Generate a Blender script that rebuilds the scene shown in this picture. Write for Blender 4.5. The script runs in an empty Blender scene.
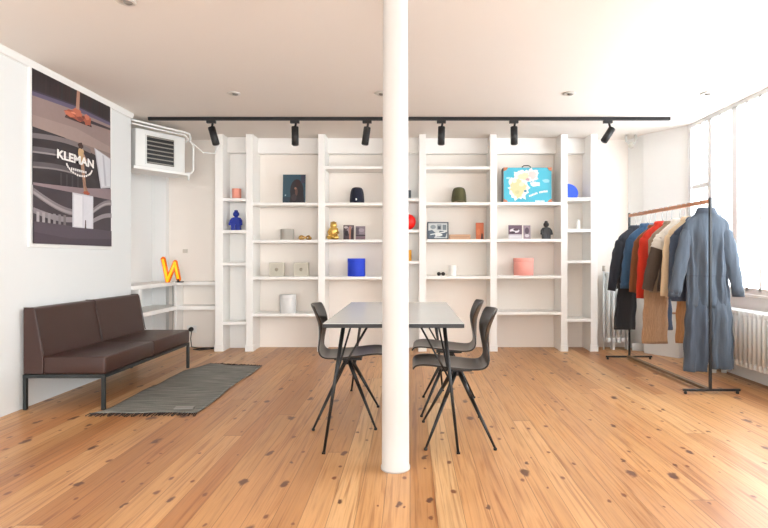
import bpy, bmesh, math, random
from mathutils import Vector, Matrix, noise
random.seed(7)
sc = bpy.context.scene
COL = sc.collection
PI = math.pi
F, CX, CY, H0 = 530.0, 410.0, 258.5, 1.12      # lens in pixels, vanishing point, eye height

def X(px, d): return (px - CX) * d / F
def Z(py, d): return H0 - (py - CY) * d / F

# ------------------------------------------------------------------ materials
def lin(c):
    out = []
    for v in c:
        v = v / 255.0
        out.append(v / 12.92 if v <= 0.04045 else ((v + 0.055) / 1.055) ** 2.4)
    return (*out, 1.0)

MATS = {}
def mat(name, rgb, rough=0.6, metal=0.0, var=0.06, nscale=12.0, bump=0.0, bscale=60.0, spec=0.5, stretch=(1, 1, 1), sheen=0.0, emit=None, coat=0.0):
    if name in MATS: return MATS[name]
    m = bpy.data.materials.new(name); m.use_nodes = True
    nt = m.node_tree; N = nt.nodes; L = nt.links
    b = N['Principled BSDF']
    c = lin(rgb)
    tc = N.new('ShaderNodeTexCoord'); mp = N.new('ShaderNodeMapping'); mp.inputs['Scale'].default_value = stretch
    L.new(tc.outputs['Object'], mp.inputs['Vector'])
    nz = N.new('ShaderNodeTexNoise'); nz.inputs['Scale'].default_value = nscale; nz.inputs['Detail'].default_value = 4
    L.new(mp.outputs['Vector'], nz.inputs['Vector'])
    mx = N.new('ShaderNodeMix'); mx.data_type = 'RGBA'
    mx.inputs[6].default_value = tuple(max(0, v * (1 - var)) for v in c[:3]) + (1,)
    mx.inputs[7].default_value = tuple(min(1, v * (1 + var)) for v in c[:3]) + (1,)
    L.new(nz.outputs['Fac'], mx.inputs[0]); L.new(mx.outputs[2], b.inputs['Base Color'])
    b.inputs['Roughness'].default_value = rough; b.inputs['Metallic'].default_value = metal
    b.inputs['Specular IOR Level'].default_value = spec
    if sheen: b.inputs['Sheen Weight'].default_value = sheen
    if coat: b.inputs['Coat Weight'].default_value = coat; b.inputs['Coat Roughness'].default_value = 0.2
    if emit:
        b.inputs['Emission Color'].default_value = lin(rgb); b.inputs['Emission Strength'].default_value = emit
    if bump:
        n2 = N.new('ShaderNodeTexNoise'); n2.inputs['Scale'].default_value = bscale; n2.inputs['Detail'].default_value = 5
        L.new(mp.outputs['Vector'], n2.inputs['Vector'])
        bp = N.new('ShaderNodeBump'); bp.inputs['Strength'].default_value = bump; bp.inputs['Distance'].default_value = 0.01
        L.new(n2.outputs['Fac'], bp.inputs['Height']); L.new(bp.outputs['Normal'], b.inputs['Normal'])
    MATS[name] = m
    return m

def rgbm(rgb, rough=0.7):
    return mat('print_%d_%d_%d' % tuple(rgb), rgb, rough, var=0.05, nscale=30)

WHITE = mat('white_paint', (236, 236, 233), 0.55, var=0.012, nscale=3)
WALL = mat('wall_paint', (240, 240, 238), 0.7, var=0.015, nscale=2, bump=0.04, bscale=25)
SHELF = mat('shelf_paint', (246, 244, 240), 0.45, var=0.012, nscale=5)
CEIL = mat('ceiling_paint', (233, 226, 218), 0.8, var=0.012, nscale=1.5)
BLACK = mat('black_metal', (22, 22, 23), 0.4, var=0.1)
BLACKF = mat('matt_black_metal', (30, 30, 31), 0.5, var=0.1)

def floor_material():
    m = bpy.data.materials.new('pine_planks'); m.use_nodes = True
    nt = m.node_tree; N = nt.nodes; L = nt.links
    b = N['Principled BSDF']
    def math_(op, a, bb=None, c=None):
        n = N.new('ShaderNodeMath'); n.operation = op
        for i, v in enumerate((a, bb, c)):
            if v is None: continue
            if isinstance(v, (int, float)): n.inputs[i].default_value = v
            else: L.new(v, n.inputs[i])
        return n.outputs[0]
    def mixc(f, a, bb, t='MIX'):
        n = N.new('ShaderNodeMix'); n.data_type = 'RGBA'; n.blend_type = t
        if isinstance(f, (int, float)): n.inputs[0].default_value = f
        else: L.new(f, n.inputs[0])
        for i, v in ((6, a), (7, bb)):
            if isinstance(v, tuple): n.inputs[i].default_value = v
            else: L.new(v, n.inputs[i])
        return n.outputs[2]
    def ramp(f, stops):
        n = N.new('ShaderNodeValToRGB'); e = n.color_ramp.elements
        e[0].position, e[0].color = stops[0][0], stops[0][1]
        e[1].position, e[1].color = stops[-1][0], stops[-1][1]
        for p, c in stops[1:-1]:
            k = e.new(p); k.color = c
        L.new(f, n.inputs[0]); return n.outputs[0]
    def vec(x, y, z=0.0):
        n = N.new('ShaderNodeCombineXYZ')
        for i, v in enumerate((x, y, z)):
            if isinstance(v, (int, float)): n.inputs[i].default_value = v
            else: L.new(v, n.inputs[i])
        return n.outputs[0]
    tc = N.new('ShaderNodeTexCoord'); sp = N.new('ShaderNodeSeparateXYZ'); L.new(tc.outputs['Object'], sp.inputs[0])
    x, y = sp.outputs[0], sp.outputs[1]
    W = 0.118
    xs = math_('DIVIDE', x, W)
    idx = math_('FLOOR', xs); fr = math_('FRACT', xs)
    wn = N.new('ShaderNodeTexWhiteNoise'); wn.noise_dimensions = '1D'; L.new(idx, wn.inputs['W'])
    off = math_('MULTIPLY', wn.outputs['Value'], 7.3)
    ys = math_('DIVIDE', math_('ADD', y, off), 5.2)
    yi = math_('FLOOR', ys); yf = math_('FRACT', ys)
    wn2 = N.new('ShaderNodeTexWhiteNoise'); wn2.noise_dimensions = '2D'; L.new(vec(idx, yi), wn2.inputs['Vector'])
    r = wn2.outputs['Value']
    base = ramp(r, [(0.0, lin((170, 116, 70))), (0.25, lin((196, 146, 96))), (0.5, lin((208, 160, 110))), (0.75, lin((182, 126, 78))), (1.0, lin((216, 174, 126)))])
    # long grain
    g1 = N.new('ShaderNodeTexNoise'); g1.inputs['Scale'].default_value = 1.0; g1.inputs['Detail'].default_value = 5; g1.inputs['Distortion'].default_value = 0.6
    L.new(vec(math_('MULTIPLY', x, 46), math_('MULTIPLY', math_('ADD', y, math_('MULTIPLY', r, 31)), 1.5), math_('MULTIPLY', r, 50)), g1.inputs['Vector'])
    grain = ramp(g1.outputs['Fac'], [(0.30, (0.58, 0.40, 0.27, 1)), (0.45, (0.95, 0.93, 0.9, 1)), (0.53, (1.08, 1.08, 1.06, 1)), (0.62, (0.92, 0.86, 0.78, 1)), (0.75, (0.68, 0.52, 0.38, 1))])
    col = mixc(0.8, base, grain, 'MULTIPLY')
    # big soft stain patches
    g2 = N.new('ShaderNodeTexNoise'); g2.inputs['Scale'].default_value = 0.8; g2.inputs['Detail'].default_value = 3
    L.new(vec(math_('MULTIPLY', x, 2.2), y, math_('MULTIPLY', r, 9)), g2.inputs['Vector'])
    col = mixc(0.55, col, ramp(g2.outputs['Fac'], [(0.3, (0.76, 0.71, 0.68, 1)), (0.55, (1.0, 1.0, 1.0, 1)), (0.75, (1.12, 1.04, 0.95, 1))]), 'MULTIPLY')
    # knots
    def knots(sx, sy, thr, lo, hi, seed, colr):
        nonlocal col
        v = N.new('ShaderNodeTexVoronoi'); v.feature = 'F1'; v.voronoi_dimensions = '2D'; v.inputs['Scale'].default_value = 1.0; v.inputs['Randomness'].default_value = 0.85
        wob = N.new('ShaderNodeTexNoise'); wob.inputs['Scale'].default_value = 22; wob.inputs['Detail'].default_value = 2
        L.new(tc.outputs['Object'], wob.inputs['Vector'])
        w = math_('MULTIPLY', math_('SUBTRACT', wob.outputs['Fac'], 0.5), 0.16)
        L.new(vec(math_('ADD', math_('MULTIPLY', x, sx), w), math_('ADD', math_('MULTIPLY', y, sy), math_('ADD', w, seed))), v.inputs['Vector'])
        sepc = N.new('ShaderNodeSeparateColor'); L.new(v.outputs['Color'], sepc.inputs[0])
        gate = math_('GREATER_THAN', sepc.outputs[0], thr)
        size = math_('ADD', math_('MULTIPLY', sepc.outputs[1], hi - lo), lo)
        k = N.new('ShaderNodeMapRange'); k.interpolation_type = 'SMOOTHSTEP'
        L.new(v.outputs['Distance'], k.inputs[0]); L.new(math_('MULTIPLY', size, 0.45), k.inputs[1]); L.new(size, k.inputs[2])
        k.inputs[3].default_value = 1.0; k.inputs[4].default_value = 0.0
        kk = math_('MULTIPLY', math_('MULTIPLY', k.outputs[0], gate), 0.9)
        col = mixc(kk, col, colr)
    knots(4.0, 2.0, 0.38, 0.05, 0.125, 3.3, lin((92, 54, 42)))
    knots(8.5, 5.0, 0.70, 0.06, 0.16, 8.1, lin((120, 68, 44)))
    # gaps
    e = math_('MINIMUM', fr, math_('SUBTRACT', 1.0, fr))
    gap = math_('LESS_THAN', e, 0.014)
    gap2 = math_('LESS_THAN', yf, 0.0012)
    gp = math_('MAXIMUM', gap, gap2)
    col = mixc(math_('MULTIPLY', gp, 0.55), col, lin((96, 60, 36)))
    L.new(col, b.inputs['Base Color'])
    b.inputs['Roughness'].default_value = 0.34
    rr = math_('ADD', math_('MULTIPLY', g1.outputs['Fac'], 0.16), 0.30); L.new(rr, b.inputs['Roughness'])
    b.inputs['Specular IOR Level'].default_value = 0.65
    bp = N.new('ShaderNodeBump'); bp.inputs['Strength'].default_value = 0.25; bp.inputs['Distance'].default_value = 0.004
    hh = math_('SUBTRACT', math_('MULTIPLY', g1.outputs['Fac'], 0.35), math_('MULTIPLY', gp, 1.0))
    L.new(hh, bp.inputs['Height']); L.new(bp.outputs['Normal'], b.inputs['Normal'])
    return m

def pane_material():
    m = bpy.data.materials.new('sheer_frosted_pane'); m.use_nodes = True
    nt = m.node_tree; N = nt.nodes; L = nt.links
    N.remove(N['Principled BSDF']); out = N['Material Output']
    tc = N.new('ShaderNodeTexCoord'); mp = N.new('ShaderNodeMapping'); mp.inputs['Scale'].default_value = (1, 26, 0.3)
    L.new(tc.outputs['Object'], mp.inputs['Vector'])
    nz = N.new('ShaderNodeTexNoise'); nz.inputs['Scale'].default_value = 1.0; nz.inputs['Detail'].default_value = 3
    L.new(mp.outputs['Vector'], nz.inputs['Vector'])
    cr = N.new('ShaderNodeValToRGB'); e = cr.color_ramp.elements
    e[0].position = 0.35; e[0].color = (0.86, 0.89, 0.92, 1); e[1].position = 0.62; e[1].color = (0.98, 0.99, 0.99, 1)
    L.new(nz.outputs['Fac'], cr.inputs[0])
    t = N.new('ShaderNodeBsdfTransparent'); L.new(cr.outputs[0], t.inputs[0])
    tr = N.new('ShaderNodeBsdfTranslucent'); L.new(cr.outputs[0], tr.inputs[0])
    mx = N.new('ShaderNodeMixShader'); mx.inputs[0].default_value = 0.45
    L.new(t.outputs[0], mx.inputs[1]); L.new(tr.outputs[0], mx.inputs[2])
    gl = N.new('ShaderNodeBsdfGlossy'); gl.inputs['Roughness'].default_value = 0.15
    m2 = N.new('ShaderNodeMixShader'); m2.inputs[0].default_value = 0.04
    L.new(mx.outputs[0], m2.inputs[1]); L.new(gl.outputs[0], m2.inputs[2]); L.new(m2.outputs[0], out.inputs[0])
    return m

# ------------------------------------------------------------------ mesh builder
class MB:
    def __init__(s): s.bm = bmesh.new(); s.mats = []
    def mi(s, m):
        if m is None: return 0
        if m not in s.mats: s.mats.append(m)
        return s.mats.index(m)
    def _add(s, t, m, smooth=False):
        i = s.mi(m)
        for f in t.faces: f.material_index = i; f.smooth = smooth
        me = bpy.data.meshes.new('t'); t.to_mesh(me); t.free()
        s.bm.from_mesh(me); bpy.data.meshes.remove(me)
    def box(s, x0, x1, y0, y1, z0, z1, m=None, bev=0.0, M=None, seg=2):
        t = bmesh.new(); bmesh.ops.create_cube(t, size=1)
        for v in t.verts:
            v.co = Vector(((x0 + x1) / 2 + v.co.x * (x1 - x0), (y0 + y1) / 2 + v.co.y * (y1 - y0), (z0 + z1) / 2 + v.co.z * (z1 - z0)))
        if bev > 0: bmesh.ops.bevel(t, geom=t.edges[:], offset=bev, segments=seg, affect='EDGES', profile=0.5)
        if M: t.transform(M)
        s._add(t, m, bev > 0.006)
        return s
    def prism(s, pts, a0, a1, axis='y', m=None, bev=0.0):
        """polygon pts extruded along axis from a0 to a1; pts are the two other coordinates"""
        t = bmesh.new()
        def mk(p, a):
            return {'x': (a, p[0], p[1]), 'y': (p[0], a, p[1]), 'z': (p[0], p[1], a)}[axis]
        A = [t.verts.new(mk(p, a0)) for p in pts]; B = [t.verts.new(mk(p, a1)) for p in pts]
        t.faces.new(A); t.faces.new(B[::-1])
        n = len(pts)
        for i in range(n): t.faces.new((A[i], B[i], B[(i + 1) % n], A[(i + 1) % n]))
        bmesh.ops.recalc_face_normals(t, faces=t.faces[:])
        if bev > 0: bmesh.ops.bevel(t, geom=t.edges[:], offset=bev, segments=2, affect='EDGES', profile=0.5)
        s._add(t, m, False); return s
    def rod(s, p, q, r0, r1=None, m=None, n=12, caps=True):
        r1 = r0 if r1 is None else r1
        p, q = Vector(p), Vector(q); d = q - p; L_ = d.length
        t = bmesh.new(); bmesh.ops.create_cone(t, cap_ends=caps, segments=n, radius1=r0, radius2=r1, depth=L_)
        M = Matrix.Translation((p + q) / 2) @ d.to_track_quat('Z', 'Y').to_matrix().to_4x4()
        t.transform(M); s._add(t, m, True); return s
    def tube(s, pts, r, m=None, n=8):
        pts = [Vector(p) for p in pts]; t = bmesh.new(); rings = []; pa = None
        for i, p in enumerate(pts):
            d = (pts[min(i + 1, len(pts) - 1)] - pts[max(i - 1, 0)]).normalized()
            if pa is None: pa = d.cross(Vector((0, 0, 1)) if abs(d.z) < 0.9 else Vector((1, 0, 0)))
            pa = (pa - d * pa.dot(d)).normalized(); a, b = pa, d.cross(pa).normalized()
            rr = r[i] if isinstance(r, (list, tuple)) else r
            rings.append([t.verts.new(p + a * math.cos(2 * PI * k / n) * rr + b * math.sin(2 * PI * k / n) * rr) for k in range(n)])
        for i in range(len(rings) - 1):
            for k in range(n): t.faces.new((rings[i][k], rings[i][(k + 1) % n], rings[i + 1][(k + 1) % n], rings[i + 1][k]))
        t.faces.new(rings[0]); t.faces.new(rings[-1][::-1])
        bmesh.ops.recalc_face_normals(t, faces=t.faces[:])
        s._add(t, m, True); return s
    def lathe(s, prof, c, m=None, n=32, sx=1, sy=1, smooth=True):
        t = bmesh.new(); rings = []
        for r, z in prof:
            rings.append([t.verts.new((c[0] + math.cos(2 * PI * k / n) * r * sx, c[1] + math.sin(2 * PI * k / n) * r * sy, c[2] + z)) for k in range(n)])
        for i in range(len(rings) - 1):
            for k in range(n): t.faces.new((rings[i][k], rings[i][(k + 1) % n], rings[i + 1][(k + 1) % n], rings[i + 1][k]))
        t.faces.new(rings[0][::-1]); t.faces.new(rings[-1])
        bmesh.ops.remove_doubles(t, verts=t.verts[:], dist=1e-5)
        s._add(t, m, smooth); return s
    def ball(s, c, r, m=None, sc_=(1, 1, 1), n=20):
        t = bmesh.new(); bmesh.ops.create_uvsphere(t, u_segments=n, v_segments=n // 2 + 2, radius=r)
        t.transform(Matrix.Translation(c) @ Matrix.Diagonal((*sc_, 1))); s._add(t, m, True); return s
    def loft(s, rings, m=None, caps=True, smooth=True):
        t = bmesh.new(); R = [[t.verts.new(p) for p in r] for r in rings]; n = len(R[0])
        for i in range(len(R) - 1):
            for k in range(n): t.faces.new((R[i][k], R[i][(k + 1) % n], R[i + 1][(k + 1) % n], R[i + 1][k]))
        if caps: t.faces.new(R[0]); t.faces.new(R[-1][::-1])
        bmesh.ops.recalc_face_normals(t, faces=t.faces[:])
        s._add(t, m, smooth); return s
    def sheet(s, grid, thick, m=None, smooth=True):
        """closed slab from a grid of points (rows of equal length), thickened along its normals"""
        t = bmesh.new(); V = [[t.verts.new(p) for p in row] for row in grid]
        for i in range(len(V) - 1):
            for j in range(len(V[0]) - 1): t.faces.new((V[i][j], V[i][j + 1], V[i + 1][j + 1], V[i + 1][j]))
        bmesh.ops.recalc_face_normals(t, faces=t.faces[:])
        bmesh.ops.solidify(t, geom=t.faces[:] + t.edges[:] + t.verts[:], thickness=thick)
        bmesh.ops.recalc_face_normals(t, faces=t.faces[:])
        s._add(t, m, smooth); return s
    def poly(s, pts, m=None):
        t = bmesh.new(); t.faces.new([t.verts.new(p) for p in pts]); s._add(t, m, False); return s
    def build(s, name, m=None, parent=None, loc=None):
        me = bpy.data.meshes.new(name)
        if loc is not None:
            s.bm.transform(Matrix.Translation(-Vector(loc)))
        s.bm.to_mesh(me); s.bm.free()
        for q in (s.mats or [m]): me.materials.append(q)
        if m and s.mats and m not in s.mats: pass
        o = bpy.data.objects.new(name, me); COL.objects.link(o)
        if loc is not None and parent is None: o.location = loc
        if parent is not None:
            o.parent = parent
        return o

def tag(o, label=None, cat=None, group=None, kind=None):
    if label: o['label'] = label
    if cat: o['category'] = cat
    if group: o['group'] = group
    if kind: o['kind'] = kind
    return o
def empty(name, loc, label, cat, group=None, rz=0):
    o = bpy.data.objects.new(name, None); COL.objects.link(o); o.location = loc; o.rotation_euler = (0, 0, rz)
    o.empty_display_size = 0.05
    return tag(o, label, cat, group)
def struct(mb, name, m, parent=None):
    o = mb.build(name, m, parent)
    if parent is None: o['kind'] = 'structure'
    return o
def text_mesh(body, size, extr=0.0):
    cu = bpy.data.curves.new('t', 'FONT'); cu.body = body; cu.size = size; cu.extrude = extr; cu.align_x = 'CENTER'; cu.align_y = 'CENTER'; cu.offset = size * 0.04
    o = bpy.data.objects.new('t', cu); COL.objects.link(o)
    bpy.context.view_layer.update()
    me = bpy.data.meshes.new_from_object(o.evaluated_get(bpy.context.evaluated_depsgraph_get()))
    bpy.data.objects.remove(o); bpy.data.curves.remove(cu)
    return me
def remesh(mb, name, m, parent=None, voxel=0.004, loc=None):
    o = mb.build(name, m, None)
    md = o.modifiers.new('r', 'REMESH'); md.mode = 'VOXEL'; md.voxel_size = voxel; md.use_smooth_shade = True
    md2 = o.modifiers.new('s', 'SMOOTH'); md2.iterations = 3
    bpy.context.view_layer.update()
    me = bpy.data.meshes.new_from_object(o.evaluated_get(bpy.context.evaluated_depsgraph_get()))
    o.modifiers.clear(); o.data = me; me.materials.clear(); me.materials.append(m)
    if loc is not None:
        me.transform(Matrix.Translation(-Vector(loc))); 
        if parent is None: o.location = loc
    if parent is not None: o.parent = parent
    return o

# ------------------------------------------------------------------ room shell
H = 2.62
XL, XR = -2.888, 3.14
YB = 6.70           # back wall
YF = 6.383          # front of the built-in bookcase
YW = 5.486          # end of the left wall, where the alcove opens
XA = -3.22          # alcove left wall
Y0 = -2.6           # room runs on behind the camera

b = MB(); b.box(-3.6, 3.5, Y0, YB + 0.15, -0.12, 0.0); struct(b, 'floor', floor_material())
b = MB(); b.box(-3.6, 3.5, Y0, YB + 0.15, H, H + 0.12); struct(b, 'ceiling', CEIL)
b = MB(); b.box(-3.6, XL, Y0, YW, 0, H); struct(b, 'wall_left', mat('cool_wall_paint', (227, 230, 229), .7, var=.015, nscale=2, bump=.04, bscale=25))
b = MB(); b.box(-3.6, XA, YW, YB + 0.15, 0, H); struct(b, 'wall_alcove_left', WALL)
b = MB(); b.box(XA, 3.4, YB, YB + 0.15, 0, H); struct(b, 'wall_back', mat('bounce_tinted_wall', (246, 238, 229), .7, var=.015, nscale=2, bump=.04, bscale=25))  # warm tint paints the floor's orange bounce light into the wall colour
# slanted pier between the back wall and the window wall
b = MB(); b.prism([(2.755, YB), (2.825, 6.42), (XR - 0.005, 5.98), (3.40, 5.98), (3.40, YB)], 0, H, 'z'); struct(b, 'wall_right_pier', WALL)
SILL = 0.76
YWN = 1.5           # the glazing starts here, unseen solid wall nearer, added to keep the foreground darker
b = MB(); b.box(XR, 3.40, YWN, 5.98, 0, SILL); b.box(XR, 3.40, Y0, YWN, 0, H); struct(b, 'wall_right', WALL)
# crown strip along the left wall
b = MB()
b.prism([(XL, H - 0.055), (XL + 0.018, H - 0.05), (XL + 0.03, H - 0.018), (XL + 0.03, H), (XL, H)], Y0, YW, 'y'); struct(b, 'trim_1', WHITE)
# pipe casing in the alcove corner
b = MB(); b.box(XA, X(166, 6.62), 6.62, YB, 0, H); struct(b, 'trim_2', WALL)
b = MB(); b.prism([(2.7, 6.445), (2.825, 6.405), (XR - 0.02, 5.968), (XR, 5.98), (2.825, 6.42)], 0, 0.09, 'z')
struct(b, 'baseboard_right', WHITE)

# window wall: one long glazed screen
FR = mat('window_frame_paint', (236, 238, 239), 0.5, var=0.01)
PANE = pane_material()
win = bpy.data.objects.new('window_1', None); COL.objects.link(win); win['kind'] = 'structure'
b = MB(); b.box(XR - 0.03, XR + 0.08, YWN + .002, 5.975, SILL, SILL + 0.03, bev=0.006); b.build('window_sill', WHITE, win)
b = MB()
b.box(XR, XR + 0.06, YWN + .001, 5.98, SILL + 0.03, SILL + 0.085)
b.box(XR, XR + 0.06, YWN + .001, 5.98, H - 0.045, H)
b.box(XR - 0.01, XR + 0.06, 5.905, 5.975, SILL, H)
ymull = []
def ypx(px): return XR * F / (px - CX)
for px, w in ((700.5, .022), (709.5, .075), (720, .028), (734.5, .085), (747, .028), (760, .028)):
    y = ypx(px); ymull.append(y); b.box(XR, XR + 0.055, y - w / 2, y + w / 2, SILL + .05, H - .03)
y = ypx(774); k = 0
while y > YWN + .1:
    w = .085 if k % 3 == 0 else .03
    b.box(XR, XR + 0.055, y - w / 2, y + w / 2, SILL + .05, H - .03); y -= 0.23; k += 1
# transom bars in the far bay
ya, yb_ = ypx(709.5), 5.93
zt = Z(186, 5.75)
b.box(XR + .002, XR + .05, ya, yb_, zt - .025, zt + .025)
b.build('window_frame', FR, win)
b = MB(); b.box(XR + 0.022, XR + 0.028, YWN + .001, 5.95, SILL + .06, H - .03); b.build('window_pane', PANE, win)

# column
b = MB()
cx_, cy_ = X(395.5, 2.833), 2.833
b.lathe([(0.078, 0.0), (0.078, 0.012), (0.073, 0.022), (0.0725, 0.3), (0.066, H - 0.02), (0.066, H)], (cx_, cy_, 0), n=64)
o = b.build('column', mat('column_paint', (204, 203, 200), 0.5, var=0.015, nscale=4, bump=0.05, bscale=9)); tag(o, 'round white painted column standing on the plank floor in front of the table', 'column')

# ------------------------------------------------------------------ bookcase
bc = empty('built_in_bookcase', (0, YF, 0), 'wide white built-in bookcase filling the back wall', 'bookcase')
def pz(px): return (px - CX) * YF / F
ups = [(215, 222.8), (245.8, 252.8), (318, 325), (390, 397), (419, 426), (490.2, 497), (561, 567.5), (590.8, 597.6)]
def part(mb, name, m, root):
    o = mb.build(name, m, root); o.data.transform(Matrix.Translation(-root.location)) if root.rotation_euler.z == 0 else None
    return o
for a, c in ups:
    b = MB(); b.box(pz(a), pz(c), YF, YB - .001, 0, H - .001, bev=.003)
    part(b, 'upright', SHELF, bc)
    b = MB(); b.box(pz(a) - .008, pz(c) + .008, YF - .008, YF + .1, 0, .075, bev=.003)
    part(b, 'plinth_block', SHELF, bc)
def zf(py): return Z(py, YF)
bays = [  # (left px, right px, shelf front-top pixel rows, back inset)
    (222.8, 245.8, (198, 230, 262.5, 322), .06),
    (252.8, 318, (202.5, 239.8, 276.6, 313.6), 0),
    (325, 390, (166, 202.5, 239.5, 276.6), 0),
    (397, 419, (198, 229.5, 261, 320), .04),
    (426, 490.2, (166.3, 202.2, 239.2, 276.1), 0),
    (497, 561, (202, 238.8, 275.6, 312), 0),
    (567.5, 590.8, (197.5, 229, 260.4, 319), .0)]
SH = []
for a, c, rows, inset in bays:
    x0, x1 = pz(a), pz(c)
    yb = YB - inset
    if inset:
        b = MB(); b.box(x0 - .005, x1 + .005, yb, YB - .001, 0, H - .001); part(b, 'back_panel', SHELF, bc)
    b = MB(); b.box(x0 - .005, x1 + .005, yb - .1, yb + .001, Z(153.5, 6.6), H - .001, bev=.002); part(b, 'header', SHELF, bc)
    zz = []
    for r in rows:
        z = zf(r); zz.append(z)
        b = MB(); b.box(x0 - .004, x1 + .004, YF + .006, yb + .002, z - .036, z, bev=.003); part(b, 'shelf', SHELF, bc)
    SH.append(zz)

# low corner shelving in the alcove
lo = empty('low_corner_shelving', (X(178, 6.5), 6.5, 0), 'low white two-tier shelving running round the alcove corner behind the sofa', 'shelf')
XE = -2.86
zt1, zt2 = .835, .54
xr_ = pz(215) - .002
def L_shelf(z, th, name, short=0):
    b = MB()
    if short:
        b.box(XA, XE, 5.66, YB - .001, z - th, z, bev=.003)
        b.box(XE - .001, xr_, 6.5, YB - .001, z - th, z, bev=.003)
    else:
        b.box(XA, XE, YW + .001, YB - .001, z - th, z, bev=.004)
        b.box(XE - .001, xr_, 6.5, YB - .001, z - th, z, bev=.004)
    part(b, name, SHELF, lo)
L_shelf(zt1, .042, 'shelf'); L_shelf(zt2, .05, 'shelf', 1)
b = MB(); b.box(XE - .035, XE - .005, 6.505, YB - .002, 0, zt1 - .04, bev=.002); part(b, 'upright', SHELF, lo)
b = MB(); b.box(XA, XE - .004, 5.60, 5.66, 0, zt1 - .04, bev=.002); part(b, 'upright', SHELF, lo)

# ------------------------------------------------------------------ air unit with pipes
p0 = Vector((-2.90, 5.60)); p1 = Vector((-2.573, 6.07))
ang = math.atan2(p1.y - p0.y, p1.x - p0.x); Ln = (p1 - p0).length
ac = empty('air_conditioner', (p0.x, p0.y, 2.07), 'boxy white air conditioning unit with black louvred grille high in the alcove', 'air conditioner', rz=ang)
ACW = mat('ac_white', (226, 227, 224), .45, var=.01)
# local: x along face, y into the room's back (away from viewer is +y), face at y=0
b = MB(); b.box(0, Ln, 0.0, .30, .03, .435, bev=.012)
b.build('casing', ACW, ac)
gx0, gx1, gz0, gz1 = .115, .43, .075, .375
b = MB(); b.box(gx0, gx1, -.004, .0, gz0, gz1); gr_ = b.build('grille', BLACK, ac)
b = MB()
for i in range(7):
    z = gz0 + .012 + i * (gz1 - gz0 - .024) / 6
    b.box(gx0 + .004, gx1 - .004, -.016, -.003, z - .004, z + .006, M=None)
b.build('louvre', mat('louvre_grey', (150, 146, 136), .5), gr_)
b = MB()
for q in ((gx0 - .012, gx0, gz0 - .012, gz1 + .012), (gx1, gx1 + .012, gz0 - .012, gz1 + .012), (gx0, gx1, gz0 - .012, gz0), (gx0, gx1, gz1, gz1 + .012)):
    b.box(q[0], q[1], -.014, 0, q[2], q[3])
b.build('grille_frame', ACW, gr_)
b = MB(); b.box(-.03, Ln + .05, -.02, .32, 0, .03, bev=.004); b.build('support_tray', WHITE, ac)
b = MB()
b.tube([(-.06, -.03, .50), (Ln - .02, -.03, .485), (Ln + .03, -.03, .475), (Ln + .05, -.02, .44), (Ln + .06, 0, .40), (Ln + .12, .03, .37), (Ln + .12, .03, .08), (Ln + .09, .03, .04), (Ln + .03, 0.02, .03)], .012)
b.tube([(-.06, -.03, .465), (Ln * .5, -.03, .455), (Ln - .02, -.028, .455), (Ln + .02, -.02, .42), (Ln + .01, 0, .38)], .009)
b.build('pipe', WHITE, ac)
b = MB(); b.tube([(Ln + .04, .0, .03), (Ln + .04, 0, -.05)], .011); b.build('drain_stub', WHITE, ac)
b = MB()
b.tube([(-2.50, 6.05, 2.45), (-2.42, 6.2, 2.36), (-2.32, 6.3, 2.37), (-2.28, 6.3, 2.46), (-2.30, 6.3, 2.55)], .006)
o = b.build('conduit_cable', WHITE); tag(o, 'thin white cable looping beside the air unit', 'cable')
# wall plates
def plate(px, py, w, h, Y, name, label, cat, m=WHITE, loc=None):
    x = X(px, Y); z = Z(py, Y)
    b = MB(); b.box(x - w / 2, x + w / 2, Y - .015, Y, z - h / 2, z + h / 2, bev=.004)
    o = b.build(name, m, loc=(x, Y, z)); tag(o, label, cat); return o
plate(185.5, 251, .06, .05, 6.7, 'wall_switch', 'small cream wall switch above the low alcove shelf', 'switch', mat('switch_cream', (216, 208, 196), .5))
so = empty('wall_socket', (X(192, 6.7), 6.7, Z(329, 6.7)), 'white wall socket with black plug under the low shelf', 'socket')
b = MB(); b.box(-.06, .06, -.012, 0, -.045, .045, bev=.004); b.build('socket_plate', WHITE, so)
b = MB(); b.lathe([(.026, 0), (.03, .012), (.024, .045), (.010, .055)], (0, 0, 0), n=20)
o = b.build('plug', BLACK, so); o.rotation_euler = (PI / 2, 0, 0); o.location = (0, -.012, 0)
b = MB()
b.tube([(X(192, 6.64), 6.63, Z(331, 6.63)), (-2.74, 6.62, .12), (-2.72, 6.6, .02), (-2.62, 6.58, .008), (-2.52, 6.60, .008), (-2.42, 6.56, .012), (-2.36, 6.6, .03), (-2.44, 6.63, .01), (-2.55, 6.55, .008), (-2.66, 6.50, .008), (-2.56, 6.44, .008), (-2.46, 6.50, .01), (-2.40, 6.46, .02), (-2.36, 6.52, .008)], .006)
o = b.build('power_cable', BLACK); tag(o, 'black power cable tangled on the floor under the low shelf', 'cable')
b = MB(); b.tube([(XE - .045, 6.49, .80), (XE - .042, 6.492, .5), (XE - .045, 6.49, .2), (XE - .02, 6.48, .01)], .003)
o = b.build('sign_cable', mat('grey_cable', (120, 120, 122), .6)); tag(o, 'thin grey cable dropping down the low shelving upright', 'cable')

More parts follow.
